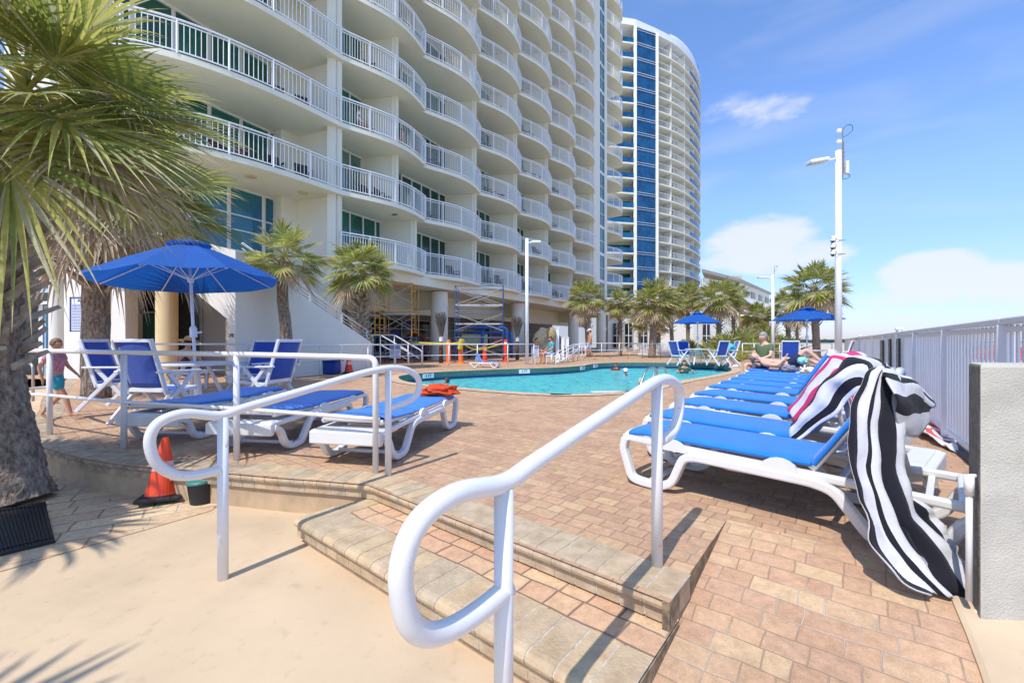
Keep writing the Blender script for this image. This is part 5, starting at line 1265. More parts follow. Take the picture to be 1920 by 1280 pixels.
def fan(mb, c, d, lp, Lb, rnd, dead=False, n=30, grav=.35, st=6, w0=.04, pr=.012, twist=0, spread=118):
    c = Vector(c); d = Vector(d).normalized(); K = 5
    pet = [c + d * (lp * i / K) + Vector((0, 0, -lp * .22 * (i / K) ** 2)) for i in range(K + 1)]
    mb.tube(pet, [pr * (1.5 - .8 * i / K) for i in range(K + 1)], 4, m=3 if dead else 1, cap=False, flat=.6)
    T = (pet[-1] - pet[-2]).normalized(); up = Vector((0, 0, 1)) if abs(T.z) < .95 else Vector((1, 0, 0))
    B = T.cross(up).normalized(); Nn = B.cross(T).normalized()
    if twist: q = Matrix.Rotation(twist, 3, T); B = q @ B; Nn = q @ Nn
    E = pet[-1]; dphi = R(2 * spread) / n; costa = Lb * .28
    for j in range(n):
        f = (j + .5) / n * 2 - 1; ph = R(spread) * f
        l = Lb * (.62 + .38 * math.cos(ph * .75)) * rnd.uniform(.9, 1.05)
        s0 = E + T * costa * (1 - abs(f)) ** 1.2 + Vector((0, 0, -costa * .15 * (1 - abs(f))))
        dr = (T * math.cos(ph) + B * math.sin(ph) + Nn * (.22 * (1 - abs(f)) + .12 * abs(math.sin(ph)))).normalized()
        side = (B * math.cos(ph) - T * math.sin(ph)); g_ = grav * rnd.uniform(.7, 1.4); jit = rnd.uniform(-.12, .12)
        base = 3 if dead else (1 if rnd.random() < .33 else (4 if rnd.random() < .22 else 0))
        o = len(mb.v)
        for k in range(st + 1):
            s = .04 + .96 * k / st; p = s0 + dr * (l * s) + Vector((0, 0, -g_ * l * s ** 2.6)) + side * (jit * l * max(0, s - .4) ** 1.5)
            wd = min(l * s * dphi * .62, w0) * (1 if s < .45 else max(.03, (1 - s) / .55))
            mb.v.append(tuple(p - side * wd)); mb.v.append(tuple(p - Nn * wd * .55)); mb.v.append(tuple(p + side * wd))
        for k in range(st):
            a = o + 3 * k; mm_ = base if (k < st - 1 or dead or rnd.random() < .3) else 2
            mb.f.append((a, a + 1, a + 4, a + 3)); mb.f.append((a + 1, a + 2, a + 5, a + 4)); mb.m += [mm_, mm_]
def crown_mesh(seed, nl, lp, Lb, n=28, st=5, dead=.25, grav=.35, w0=.04, lo=-55, hi=78, cut=None):
    rnd = random.Random(seed); g = MB()
    for i in range(nl):
        q = (i + .5) / nl; el = hi - (hi - lo) * (q ** .85); az = i * 137.5 + rnd.uniform(-14, 14)
        el += rnd.uniform(-8, 8); dd_ = q > 1 - dead
        d = Vector((math.cos(R(az)) * math.cos(R(el)), math.sin(R(az)) * math.cos(R(el)), math.sin(R(el))))
        if cut and cut(d): continue
        fan(g, Vector((0, 0, -.12 * q * lp)) + d * .05, d, lp * rnd.uniform(.8, 1.15), Lb * rnd.uniform(.85, 1.1) * (.9 if dd_ else 1), rnd, dead=dd_, n=n, grav=grav * (2.2 if dd_ else 1), st=st, w0=w0, twist=rnd.uniform(-.5, .5))
    return g
def trunk_mesh(path, rad, n=18, fine=False):
    n = 64 if fine else n; pts = bez(path, 30 if fine else 6); K = len(pts); g = MB(); g.tube(pts, [rad[0] + (rad[1] - rad[0]) * (i / (K - 1)) ** .6 for i in range(K)], n)
    # roughen
    g.v = [tuple(Vector(v) + Vector((noise.noise(Vector(v) * 9), noise.noise(Vector(v) * 9 + Vector((5, 0, 0))), 0)) * rad[0] * .10) for v in g.v]
    if fine:
        out_ = []
        for i, v in enumerate(g.v):
            v = Vector(v); a = i % n; c = pts[min(i // n, K - 1)]; d = (v - c); d.z = 0; d.normalize()
            h = .012 * noise.noise(Vector((a * .9, v.z * 5, 3))) + .010 * abs(math.sin(v.z * 42 + .9 * noise.noise(Vector((a * .3, v.z * 3, 0))) * 3)) + .008 * noise.noise(Vector((a * 2.3, v.z * 16, 9)))
            out_.append(tuple(v + d * h))
        g.v = out_
    return g
def boots_mesh(path, rad, z0, z1, rnd, dz=.035, L=.34, wd=.085, rise=.75):
    g = MB(); pts = bez(path, 8)
    def axis(z):
        for a, b_ in zip(pts, pts[1:]):
            if a.z <= z <= b_.z: return a.lerp(b_, (z - a.z) / max(1e-6, b_.z - a.z))
        return pts[-1]
    z = z0; k = 0
    while z < z1:
        a = R(k * 137.5 + rnd.uniform(-10, 10)); d = Vector((math.cos(a), math.sin(a), 0)); c = axis(z); sd = Vector((-d.y, d.x, 0)); l = L * rnd.uniform(.5, 1.2); sk = rnd.uniform(-.5, .5)
        p0 = c + d * rad * .6; p1 = c + d * (rad + .04) + Vector((0, 0, .06)); dirn = (d + Vector((0, 0, rise * rnd.uniform(.5, 1.6))) + sd * sk).normalized(); p2 = p1 + dirn * l
        o = len(g.v)
        for p, w_, t_ in ((p0, wd * .8, .03), (p1, wd * .55, .026), (p2, wd * .30 * rnd.uniform(.7, 1.3), .014)):
            for sx, sz in ((-1, -1), (1, -1), (1, 1), (-1, 1)): g.v.append(tuple(p + sd * (w_ * sx) + Vector((0, 0, t_ * sz)) - d * (.01 * sz)))
        for i in range(2):
            for q in range(4): g.f.append((o + 4 * i + q, o + 4 * i + (q + 1) % 4, o + 4 * i + 4 + (q + 1) % 4, o + 4 * i + 4 + q)); g.m.append(0)
        g.f.append((o + 8, o + 9, o + 10, o + 11)); g.m.append(0)
        z += dz; k += 1
    return g
def palm(name, path, rad, boots, crown, label, crown_pos=None, group=None, cat='palm tree', Lboot=.34, trunkm=None, dz=.035):
    base = Vector(path[0]); t = thing(name, base, label, cat, group=group); rp_ = [Vector(p) - base for p in path]
    trunk_mesh(rp_, rad, fine=base.length < 9).build('trunk', trunkm or M_bark, t, smooth=True)
    if boots: boots_mesh(rp_, rad[1], boots[0] - base.z, boots[1] - base.z, random.Random(int(abs(base.x * 100))), L=Lboot, dz=dz, wd=rad[1] * .36).build('leaf_stubs', M_boot, t)
    if isinstance(crown, MB): o = crown.build('crown', LM, t)
    else:
        o = crown.copy(); COL.objects.link(o); o.parent = t
    o.location = (Vector(crown_pos) if crown_pos else Vector(path[-1])) - base
    return t, o
# A: big palm at the left edge
cA = crown_mesh(11, 56, .62, .74, n=34, st=6, dead=.24, w0=.016, lo=-30, hi=80, grav=.2, cut=lambda d: (d.y < -.7 and d.x > -.1) or (d.z < .05 and d.x < .35 and d.y < .5))
rnd = random.Random(2)
for c0, d, lp, Lb, tw_ in (((-.05, -.3, -.15), (.45, -.15, -.50), .40, 1.35, 1.0), ((.0, -.2, 0), (.8, .0, -.18), .4, 1.15, .5), ((.05, -.3, -.15), (.35, -.2, -.75), .35, .75, .2), ((0, -.1, .1), (.8, -.2, .25), .5, .9, -.4), ((-.1, -.3, .1), (.3, -.5, -.25), .3, .9, .3), ((0, 0, .1), (.75, .3, .1), .6, .9, .6), ((0, -.1, -.05), (.6, .1, -.45), .4, 1.0, .4), ((-.3, -.3, .3), (-.4, -.4, .2), .4, .8, .4)):
    fan(cA, Vector(c0), d, lp, Lb, rnd, n=44, grav=.16, st=8, w0=.022, pr=.014, twist=tw_, spread=105)
palm('palm_tree', [(-4.08, 3.55, GZ), (-4.27, 3.57, .35), (-4.38, 3.6, 1.0), (-4.32, 3.6, 1.9), (-4.17, 3.65, 3.1)], (.205, .14), (.78, 2.95), cA, 'large leaning palm in the left foreground, its trunk rising beside the rubber mat', (-4.16, 3.65, 3.18), Lboot=.24, dz=.017)
# B: palm behind the near umbrella
cB = crown_mesh(23, 62, .95, 1.0, n=30, st=6, dead=.30, w0=.028, lo=-52, hi=78, grav=.25)
palm('palm_tree', [(-7.75, 7.95, 0), (-7.8, 8.0, 1.2), (-7.78, 8.0, 2.4), (-7.6, 8.0, 3.9)], (.22, .19), (1.95, 3.7), cB, 'tall palm with a skirt of dry fronds, its trunk in front of the rules board', (-7.5, 8.0, 3.95), Lboot=.5, dz=.03)
# palms outside the frame whose shadows fall on the paving
cS = crown_mesh(31, 34, .9, 1.0, n=24, st=5, dead=.1, w0=.04, lo=-30, hi=78)
t, oS = palm('palm_tree', [(-5.9, .9, GZ), (-5.8, 1.0, 1.2), (-5.6, 1.2, 3.2)], (.22, .15), None, cS, 'palm outside the left edge whose frond shadows fall on the paving')
palm('palm_tree', [(-4.3, -2.3, GZ), (-4.2, -2.2, 1.5), (-4.0, -2.0, 3.4)], (.22, .15), None, oS, 'palm behind the viewer whose shadow falls on the cream floor')
# C: small palm right of the umbrella, D: bushy palm
c = P(535, 713); cC = crown_mesh(41, 32, .48, .58, n=24, st=5, dead=.22, w0=.028, lo=-45, grav=.22)
palm('palm_tree', [c, c + Vector((.02, 0, 1.2)), c + Vector((-.08, 0, 2.3)), c + Vector((-.05, 0, 3.2))], (.17, .13), (2.75, 3.2), cC, 'small slender palm just right of the blue umbrella, before the cream stair wall', c + Vector((-.02, 0, 3.35)), Lboot=.2)
c = at(682, 15.9); M_palmBG = 'palms beyond the pool'
cD = crown_mesh(53, 44, .62, .8, n=24, st=5, dead=.12, w0=.035, lo=-42, grav=.25)
palm('palm_tree', [c, c + Vector((-.05, 0, .9)), c + Vector((-.12, 0, 1.8)), c + Vector((-.15, 0, 3.4))], (.16, .19), (.9, 3.2), cD, 'bushy palm with criss-cross leaf stubs beyond the pool corner, beside the yellow scaffold', c + Vector((-.12, 0, 3.75)), Lboot=.3, dz=.028)
# background row: three crown variants shared
V = [crown_mesh(s, 44, .68, .82, n=18, st=4, dead=.18, w0=.06, lo=-50, grav=.2) for s in (61, 62, 63)]
VO = [None, None, None]
bgp = [(1104, 29, .16, 4.1, 1.0, 'palm with orange-brown trunk top, leftmost of the far row, behind the walking man'), (1163, 31, .13, 3.9, .85, 'thinner palm, second in the far row from the left'),
       (1222, 27.5, .24, 3.75, 1.12, 'thick-trunked palm in front of the blue glass tower foot'), (1262, 31, .14, 3.9, .95, 'palm half hidden behind the thick-trunked palm, to its right'),
       (1290, 34, .15, 4.6, 1.05, 'palm rising right behind the far left blue umbrella'), (1345, 30, .18, 4.15, 1.15, 'broad palm just right of the far left blue umbrella'),
       (1378, 36, .15, 4.9, 1.0, 'palm in front of the orange and white apartment block'), (1478, 33, .18, 3.9, 1.05, 'palm right of the slim lamp pole, left of the tallest far palm'),
       (1415, 34, .15, 3.1, .9, 'low palm left of the slim lamp pole'),
       (1532, 27, .22, 4.45, 1.35, 'largest far palm at the right, behind the tall white lamp pole'), (1236, 38, .12, 2.7, .7, 'small yellow-green palm under the row before the white pavilion'), (1197, 40, .12, 3.0, .75, 'small palm deep between the second and third far trunks'), (1497, 38, .13, 3.4, .85, 'small palm behind the far right blue umbrella')]
for i, (px, Y, r, h, sc, lb) in enumerate(bgp):
    b_ = at(px, Y); lean = (i % 3 - 1) * .12; v = i % 3
    t, o = palm('palm_tree', [b_, b_ + Vector((lean, 0, h * .5)), b_ + Vector((lean * 1.5, 0, h))], (r, r * .95), (h * .45, h * .98), VO[v] or V[v], lb, group='palms in the far row beyond the pool', Lboot=.3, dz=.06)
    if VO[v] is None: VO[v] = o
    o.scale = (sc, sc, sc); o.rotation_euler = (0, 0, i * 1.3)
p = at(1522, 26.6, 3.2); o = crumple('fruit_stalk', p, .25, mat('orange_fruit', (.6, .14, .03), .8), 'orange fruit cluster hanging in the largest far palm', 'fruit', 4, 1.2)
# low fan plants and yucca clumps
def bush(px, Y, h, seed, lb, yel=False, n=22):
    rnd = random.Random(seed); g = MB()
    for i in range(n):
        a = R(i * 137.5); el = R(rnd.uniform(15, 80)); d = Vector((math.cos(a) * math.cos(el), math.sin(a) * math.cos(el), math.sin(el)))
        if yel:
            for q in range(3):
                dq = (d + Vector((rnd.uniform(-.3, .3), rnd.uniform(-.3, .3), rnd.uniform(-.1, .3)))).normalized(); l = h * rnd.uniform(.7, 1.1); sd = dq.cross(Vector((0, 0, 1))).normalized() * .02
                o = len(g.v); 
                for k in range(4): s = k / 3; p = dq * l * s + Vector((0, 0, -.2 * l * s * s)); g.v += [tuple(p - sd * (1.2 - s)), tuple(p + sd * (1.2 - s))]
                for k in range(3): g.f.append((o + 2 * k, o + 2 * k + 1, o + 2 * k + 3, o + 2 * k + 2)); g.m.append(1)
        else: fan(g, (0, 0, 0), d, h * .5, h * .55, rnd, n=14, st=4, w0=.06, grav=.25)
    t = thing('fan_palm_shrub' if not yel else 'yucca_clump', at(px, Y), lb, 'shrub'); g.build('foliage', LM, t)
    s_ = MB(); s_.tube([(0, 0, -.1), (0, 0, h * .12)], .1, 8); s_.build('stem', M_bark, t)
bush(1365, 26, 1.9, 1, 'dark fan palm shrub behind the chair with the turquoise towel'); bush(1412, 25, 1.5, 2, 'yellow-green spiky clump left of the slim lamp pole', True, 60); bush(1392, 29, 2.6, 3, 'tall pale fan shrub behind the spiky clump'); bush(1340, 30, 1.7, 4, 'low fan shrub right behind the far left umbrella')
bush(1468, 30, 2.0, 5, 'fan shrub right of the slim lamp pole'); bush(1436, 28, 1.6, 6, 'green fan shrub just left of the slim lamp pole base'); bush(1425, 33, 3.0, 7, 'tallest fan shrub under the apartment block'); bush(1288, 33, 1.5, 8, 'low shrub behind the far left umbrella pole')
bush(1386, 22.5, .9, 9, 'small dark shrub by the two-bar railing right of the turquoise towel chair', True, 40)
# ------------------------------------------------------------------ far rails, pickets
def two_bar(name, pts, lb, h=.93, posts=None):
    t = thing(name, pts[0], lb, 'railing'); o_ = Vector(pts[0]); V_ = [Vector(p) - o_ for p in pts]
    for z, r in ((h, .024), (h * .52, .018)):
        g = MB(); g.tube([p + Vector((0, 0, z)) for p in V_], r, 8); g.build('bar', M_rail, t, smooth=True)
    for p in V_:
        g = MB(); g.tube([p, p + Vector((0, 0, h))], .024, 8); g.build('post', M_rail, t, smooth=True)
    return t
two_bar('pool_railing', [P(*q) for q in ((470, 716), (540, 710), (600, 704.7), (640, 701), (690, 695), (740, 691), (792, 689), (842, 687.5), (895, 686), (952, 684), (1001, 682.5))], 'white two-bar railing along the far left side of the pool')
two_bar('pool_railing', [P(*q) for q in ((1086, 673), (1097, 670.5), (1128, 670), (1161, 670), (1195, 669))], 'white two-bar railing behind the walking man at the far pool end')
two_bar('pool_railing', [P(*q) for q in ((1392, 675), (1414, 675), (1438, 674.5), (1462, 674), (1500, 672), (1560, 670))], 'white two-bar railing at the far right before the shrubs')
t = thing('stair_handrail', P(1060, 678), 'pair of white sloping handrails with round ends where steps leave the pool deck'  , 'handrail'); o_ = Vector(t.location)
for dx in (0, .4):
    a, b_ = P(1034, 683) + Vector((dx, .6 * dx, 0)) - o_, P(1076, 676) + Vector((dx * .6, .5 * dx, 0)) - o_
    for z in (.9, .55):
        g = MB(); g.tube(rounded([a + Vector((0, 0, z - .45)), b_ + Vector((0, 0, z)), b_ + Vector((.5, .3, z)), b_ + Vector((.5, .3, z - .3)), b_ + Vector((0.05, 0, z - .3))], .12, 4), .024, 8); g.build('bar', M_rail, t, smooth=True)
    for q in (0, .4, .7, 1.0): p = a.lerp(b_, q); g = MB(); g.tube([p, p + Vector((0, 0, .45 + .45 * q))], .024, 8); g.build('post', M_rail, t, smooth=True)
for px, Y, h, lb in ((1045, 21.5, 1.7, 'white square post between the parasol people and the steps'), (1055, 25, 1.25, 'short white post left of the far column, left of two'), (1064, 25, 1.25, 'short white post left of the far column, right of two')):
    g = MB(); g.box((0, 0, h / 2), (.16, .16, h)); g.box((0, 0, h + .02), (.2, .2, .05)); o = g.build('white_post', M_white, bevel=.01); o.location = at(px, Y); tag(o, lb, 'post')
t = thing('picket_fence', at(1195, 31), 'low white picket fence behind the far palms at the pool end', 'fence'); o_ = Vector(t.location)
a, b_ = at(1195, 31) - o_, at(1292, 30.5) - o_
g = MB(); n = 34
for k in range(n + 1): p = a.lerp(b_, k / n); g.box((p.x, p.y, .48), (.045, .03, .84))
g.build('pickets', M_white, t); g = MB(); g.bar(a + Vector((0, 0, .9)), b_ + Vector((0, 0, .9)), .06, .06); g.bar(a + Vector((0, 0, .12)), b_ + Vector((0, 0, .12)), .05, .05); g.build('rail', M_white, t)
t = thing('steel_handrail', at(1180, 26), 'grey steel ramp handrails in front of the low picket fence', 'handrail')
g = MB()
for dx in (0, 1.1): g.tube(rounded([(-1.2 + dx, 0, 0), (-1.1 + dx, 0, .3), (.3 + dx, .3, .9), (.9 + dx, .3, .92), (.9 + dx, .3, 0)], .15), .022, 8)
g.build('rail', mat('grey_steel', (.35, .36, .37), .4, metal=.6), t, smooth=True)
# pool ladder
t = thing('pool_ladder', P(1232, 702), 'chrome grab rails of the pool ladder behind the foreground handrail', 'ladder'); o_ = Vector(t.location)
for px, py, dx in ((1195, 722, 0), (1213, 720, .2)):
    a = Q(px, py, 9.9) - o_; b_ = Q(px + 33, 698, 10.6) - o_
    a.z = -.25; top_ = .42
    g = MB(); g.tube(rounded([Vector((a.x, a.y, -.4)), Vector((a.x, a.y, -.15)), Vector((a.x + .35 * .9, a.y + .3, top_)), Vector((a.x + .62, a.y + .5, top_)), Vector((a.x + .66, a.y + .52, -.1))], .16, 6), .026, 10); g.build('grab_rail', M_steel, t, smooth=True)
g = MB(); g.bar(Q(1195, 722, 9.9) - o_ + Vector((0, 0, -.2)), Q(1213, 720, 9.9) - o_ + Vector((0, 0, -.2)), .08, .03); g.build('step', M_steel, t)
# notice signs
def notice(px, py, w_, h_, lb, head='NOTICE', pz=.55, body=7):
    p = P(px, py); t = thing('notice_sign', p, lb, 'sign'); s = p.y / F
    z1 = EYE + (640 - h_[0]) * s; z0 = EYE + (640 - h_[1]) * s; W2 = w_ * s
    g = MB(); g.box((0, 0, (z0 + z1) / 2), (W2, .012, z1 - z0)); g.build('plate', bpy.data.materials.get('sign_white'), t)
    hh = (z1 - z0) * .24; g = MB(); g.box((0, -.009, z1 - hh / 2 - .01), (W2 * .94, .006, hh)); g.build('header', bpy.data.materials.get('sign_blue'), t)
    letters(head, (0, -.014, z1 - hh / 2 - .01), hh * .85, bpy.data.materials.get('sign_white'), 'lettering', t, (R(90), 0, 0))
    g = MB(); rn = random.Random(px); 
    for i in range(body):
        z = z1 - hh - (z1 - z0 - hh) * (i + .8) / (body + .6); x = -W2 * .42
        while x < W2 * .36: wd = rn.uniform(.06, .16) * W2; g.box((x + wd / 2, -.009, z), (wd, .004, hh * .22)); x += wd + .03 * W2
    g.build('text_lines', bpy.data.materials.get('sign_ink2'), t); g = MB(); g.tube([(0, .02, 0), (0, .02, z0 + .05)], .022, 8); g.build('post', M_rail, t)
notice(551, 712, 23, (647, 681), 'white notice sign with navy NOTICE header on a post before the small palm trunk')
notice(741, 691, 20, (647, 671), 'white notice sign with navy header on the railing below the yellow scaffold')
notice(1003, 682.5, 14, (648, 668), 'small white notice sign on the railing right of the middle lamp pole')
# blue bins
t = thing('storage_bin', P(594, 703) + Vector((0, .5, 0)), 'royal blue plastic bin against the stair wall behind the railing', 'bin'); ob = t
g = MB(); v0, v1 = .70, .62; 
g.prism([(-.5, -.25), (.5, -.25), (.5, .25), (-.5, .25)], .02, .40); g.build('bin_body', M_navy, t, bevel=.03); g = MB(); g.prism([(-.53, -.28), (.53, -.28), (.53, .28), (-.53, .28)], .40, .46); g.build('lid', M_navy, t, bevel=.015)
for o in t.children:
    pass
# wall letters beside the arch
letters('LIME', AW(.037, 1.2) + Vector((0, -.01, 0)), .13, M_win, 'x', None, (R(90), 0, math.atan2(-D2.y, -D2.x)))
o = bpy.data.objects['x']; o.name = 'wall_lettering'; o.data.name = 'wall_lettering'; tag(o, 'small dark lettering on the cream wall beside the yellow arch', 'lettering')
o.scale = (.6, 1, 1)
# ------------------------------------------------------------------ scaffolds
M_scb = mat('scaffold_blue', (.04, .09, .24), .45, noise_amt=.3, noise_scale=20); M_sco = mat('scaffold_yellow', (.80, .40, .05), .5, noise_amt=.2); M_scy = mat('caution_yellow', (.62, .52, .04), .5); M_scg = mat('brace_grey', (.5, .5, .48), .4, metal=.5)
M_plank = mat('plank_aluminium', (.55, .58, .60), .45, noise_amt=.15)
def scaffold(px0, px1, Y, lvls, mats_, lb, planks, deep=1.5):
    a = at(px0, Y); b_ = at(px1, Y); t = thing('scaffold', a, lb, 'scaffold'); d = b_ - a; L = d.length; dn = d.normalized(); n = Vector((-dn.y, dn.x, 0)) * deep; hh = 1.3
    for k in range(lvls):
        m = mats_[k]
        for q in (0, 1):
            g = MB(); p = d * q; z0 = k * hh
            for s in (0, 1): g.tube([p + n * s + Vector((0, 0, z0)), p + n * s + Vector((0, 0, z0 + hh - .02))], .022, 6)
            for z in (.2, .55, .9, 1.25): g.tube([p + Vector((0, 0, z0 + z)), p + n * (1 if z in (.2, 1.25) else .45) + Vector((0, 0, z0 + z))], .02, 6)
            g.tube([p + n * .45 + Vector((0, 0, z0 + .2)), p + n * .45 + Vector((0, 0, z0 + 1.25))], .02, 6)
            g.build('end_frame', m, t)
        for s in (0, 1):
            g = MB(); g.tube([n * s + Vector((0, 0, z0 + .3)), d + n * s + Vector((0, 0, z0 + 1.15))], .014, 5); g.tube([n * s + Vector((0, 0, z0 + 1.15)), d + n * s + Vector((0, 0, z0 + .3))], .014, 5); g.build('cross_brace', M_scg, t)
            g = MB(); g.tube([n * s + Vector((0, 0, z0 + 1.25)), d + n * s + Vector((0, 0, z0 + 1.25))], .022, 6); g.build('ledger', m, t)
    for z in planks:
        g = MB(); g.bar(n * .3 + Vector((0, 0, z)), d + n * .3 + Vector((0, 0, z)), .45, .06); g.bar(n * .7 + Vector((0, 0, z)), d * .9 + n * .7 + Vector((0, 0, z)), .4, .06); g.build('plank', M_plank, t)
    return t
scaffold(712, 772, 20.5, 3, [M_scb, M_sco, M_sco], 'scaffold with orange upper frames and blue base under the hotel edge, behind the bushy palm', (2.4,))
scaffold(645, 703, 20.0, 3, [M_scb, M_sco, M_sco], 'left scaffold bay with orange frames, mostly hidden by the bushy palm', (2.3,))
ts = scaffold(853, 943, 21.5, 3, [M_scb, M_scb, M_scb], 'blue three-level scaffold with planks, right of the first round column', (1.95, 2.9))
# ---- delineator posts, tape, thatch bundles, play equipment
def delin(px, Y, h, m, lb):
    t = thing('safety_post', at(px, Y), lb, 'safety post'); g = MB(); g.lathe([(.22, 0), (.2, .06), (.12, .08), (.1, h), (.06, h + .04)], n=14); g.build('post_body', m, t)
    g = MB(); g.lathe([(.107, h * .62), (.105, h * .74)], n=14); g.lathe([(.105, h * .82), (.103, h * .92)], n=14); g.build('white_band', M_white, t)
delin(841, 20.5, 1.1, M_orange, 'orange safety post, leftmost of four under the blue scaffold'); delin(864, 20.3, 1.1, M_orange, 'orange safety post wrapped with yellow tape, second from the left'); delin(909, 21.6, .75, M_redtape, 'short red safety post at the foot of the blue scaffold'); delin(948, 21.6, 1.1, M_redtape, 'red-orange safety post at the right of the blue scaffold')
g = MB(); g.tube(bez([at(770, 21, 1.0), at(842, 20.4, .95), at(864, 20.1, .98), at(888, 20.6, .68), at(912, 20.9, .72), at(942, 21.2, .95)], 8), .02, 6, flat=2.2); g.tube([at(862, 20.1, .7), at(866, 20.05, 1.15)], .12, 8); tag(g.build('caution_tape', M_scy), 'yellow caution tape strung between the orange posts', 'tape')
M_thatch = mat('grey_thatch', (.20, .18, .155), .95, col2=(.08, .07, .06), noise_scale=30, bump=1, bump_scale=60, stretch=(3, 3, .4)); M_brown = mat('brown_pole', (.13, .06, .035), .8, noise_amt=.3)
for px, Y, lb in ((827, 20.8, 'folded grey thatch umbrella on a brown pole, left one, before the first round column'), (970, 24.5, 'folded grey thatch umbrella on a brown pole, right one, before the second round column')):
    t = thing('thatch_umbrella', at(px, Y), lb, 'thatch umbrella'); g = MB(); g.tube([(0, 0, 0), (0, 0, 1.25)], [.11, .09], 12); g.build('pole', M_brown, t, smooth=True)
    g = MB(); g.lathe([(.10, 1.05), (.10, 1.3)], n=12); g.build('white_collar', M_white, t)
    g = MB(); rn = random.Random(px)
    for k in range(120):
        a = rn.uniform(0, 6.28); r0 = rn.uniform(0, .09); r1 = rn.uniform(.1, .36); h = rn.uniform(2.1, 2.5); g.tube([(r0 * math.cos(a), r0 * math.sin(a), 1.25), (r1 * .55 * math.cos(a), r1 * .55 * math.sin(a), 1.8), (r1 * math.cos(a), r1 * math.sin(a), h)], [.02, .022, .008], 4)
    g.build('thatch_bundle', M_thatch, t)
M_tube = mat('play_blue', (.015, .09, .36), .35)
t = thing('water_play_set', at(858, 26), 'blue pipe water play set under the hotel behind the blue scaffold', 'play set')
g = MB()
for pts in ([(0, 0, 0), (0, 0, 1.9), (3.0, .3, 1.9), (3.0, .3, 0)], [(.6, 1.2, 0), (.6, 1.2, 1.6), (3.3, 1.4, 1.6), (3.3, 1.4, 0)], [(1.5, .2, 0), (1.5, .2, 1.9)]): g.tube(rounded([Vector(p) for p in pts], .3, 5), .09, 10)
g.build('pipe_frame', M_tube, t, smooth=True); g = MB(); g.box((1.0, .5, 1.15), (1.6, .1, .7)); g.build('panel', mat('play_panel', (.45, .48, .30), .6), t); g = MB(); g.box((2.6, .7, 1.0), (.9, .1, .4)); g.build('red_panel', mat('play_red', (.4, .03, .03), .5), t)
t = thing('play_arch', at(735, 23.5), 'green and red play arches beneath the orange scaffold', 'play set')
for x, m in ((-.6, mat('arch_green', (.03, .16, .07), .5)), (1.3, mat('arch_red', (.10, .012, .015), .5))):
    g = MB(); g.tube([(x + .55 * math.cos(R(a)), 0, .9 + .55 * math.sin(R(a))) for a in range(0, 181, 15)], .13, 8); g.tube([(x - .55, 0, 0), (x - .55, 0, .9)], .1, 8); g.tube([(x + .55, 0, 0), (x + .55, 0, .9)], .1, 8); g.build('arch', m, t, smooth=True)
t = thing('entry_steps', at(672, 19.5), 'white handrails of the steps at the foot of the stair, left of the notice sign', 'handrail')
for dx in (0, .5):
    g = MB(); g.tube(rounded([(dx, dx, 1.35), (1.0 + dx, dx, 1.35), (2.3 + dx, dx, .6), (2.3 + dx, dx, 0)], .1), .03, 8); g.tube([(dx, dx, .9), (1.0 + dx, dx, .9), (2.2 + dx, dx, .25)], .022, 8)
    for x, z in ((0, 1.35), (1.0, 1.35), (1.65, .97)): g.tube([(x + dx, dx, 0), (x + dx, dx, z)], .028, 8)
    g.build('rail', M_rail, t, smooth=True)
# dark rock-like tarp shape and straw parasol
o = crumple('covered_stack', at(1024, 30, .7), 1.25, mat('grey_tarp', (.15, .14, .12), .9, noise_amt=.4), 'large grey-brown covered stack under the hotel behind the straw parasol', 'stack', 12, .95, amp=.25)
t = thing('straw_parasol', at(1034, 21.2), 'tilted straw coloured parasol above the people by the railing', 'parasol')
g = MB(); rows = []
for i in range(5):
    q = i / 4; rows.append([(.26 * q * math.cos(2 * math.pi * k / 20), .38 * q * math.sin(2 * math.pi * k / 20), .16 * (1 - q * q)) for k in range(21)])
g.grid(rows); o = g.build('straw_top', mat('straw', (.42, .31, .16), .9, noise_amt=.4, noise_scale=16), t); o.rotation_euler = (R(72), 0, R(8)); o.location = (0, 0, 1.42)
g = MB(); g.tube([(0, .1, 0), (0, .1, 1.4)], .02, 8); g.build('pole', M_white, t)
# small blue folding lounger by the posts
d_ = dup(LU, P(935, 689), R(165), 'small blue folding lounger lying between the safety posts beyond the pool'); d_.scale = (.62, .62, .62)
# ---- beach beyond the fence
for i, (px, Y, z, m) in enumerate(((1905, 14, .35, 'red'), (1885, 16, .35, 'coral'), (1868, 20, .3, 'red'), (1838, 24, .3, 'green'))):
    b_ = at(px, Y, -.9); t = thing('beach_umbrella', b_, {0: 'red beach umbrella seen through the fence gaps, nearest the right edge', 1: 'coral beach umbrella seen through the fence gaps, second from the right edge', 2: 'dark red beach umbrella seen through the gaps, third from the right edge', 3: 'green beach umbrella seen through the gaps, farthest left of them'}[i], 'beach umbrella')
    mm_ = mat('beach_' + m, {'red': (.5, .04, .05), 'coral': (.7, .2, .14), 'green': (.05, .25, .2)}[m], .7)
    g = MB(); g.lathe([(1.1, 1.35), (.8, 1.55), (.4, 1.72), (.02, 1.8)], n=10); g.build('canopy', mm_, t); g = MB(); g.tube([(0, 0, 0), (0, 0, 1.8)], .02, 6); g.build('pole', M_white, t)

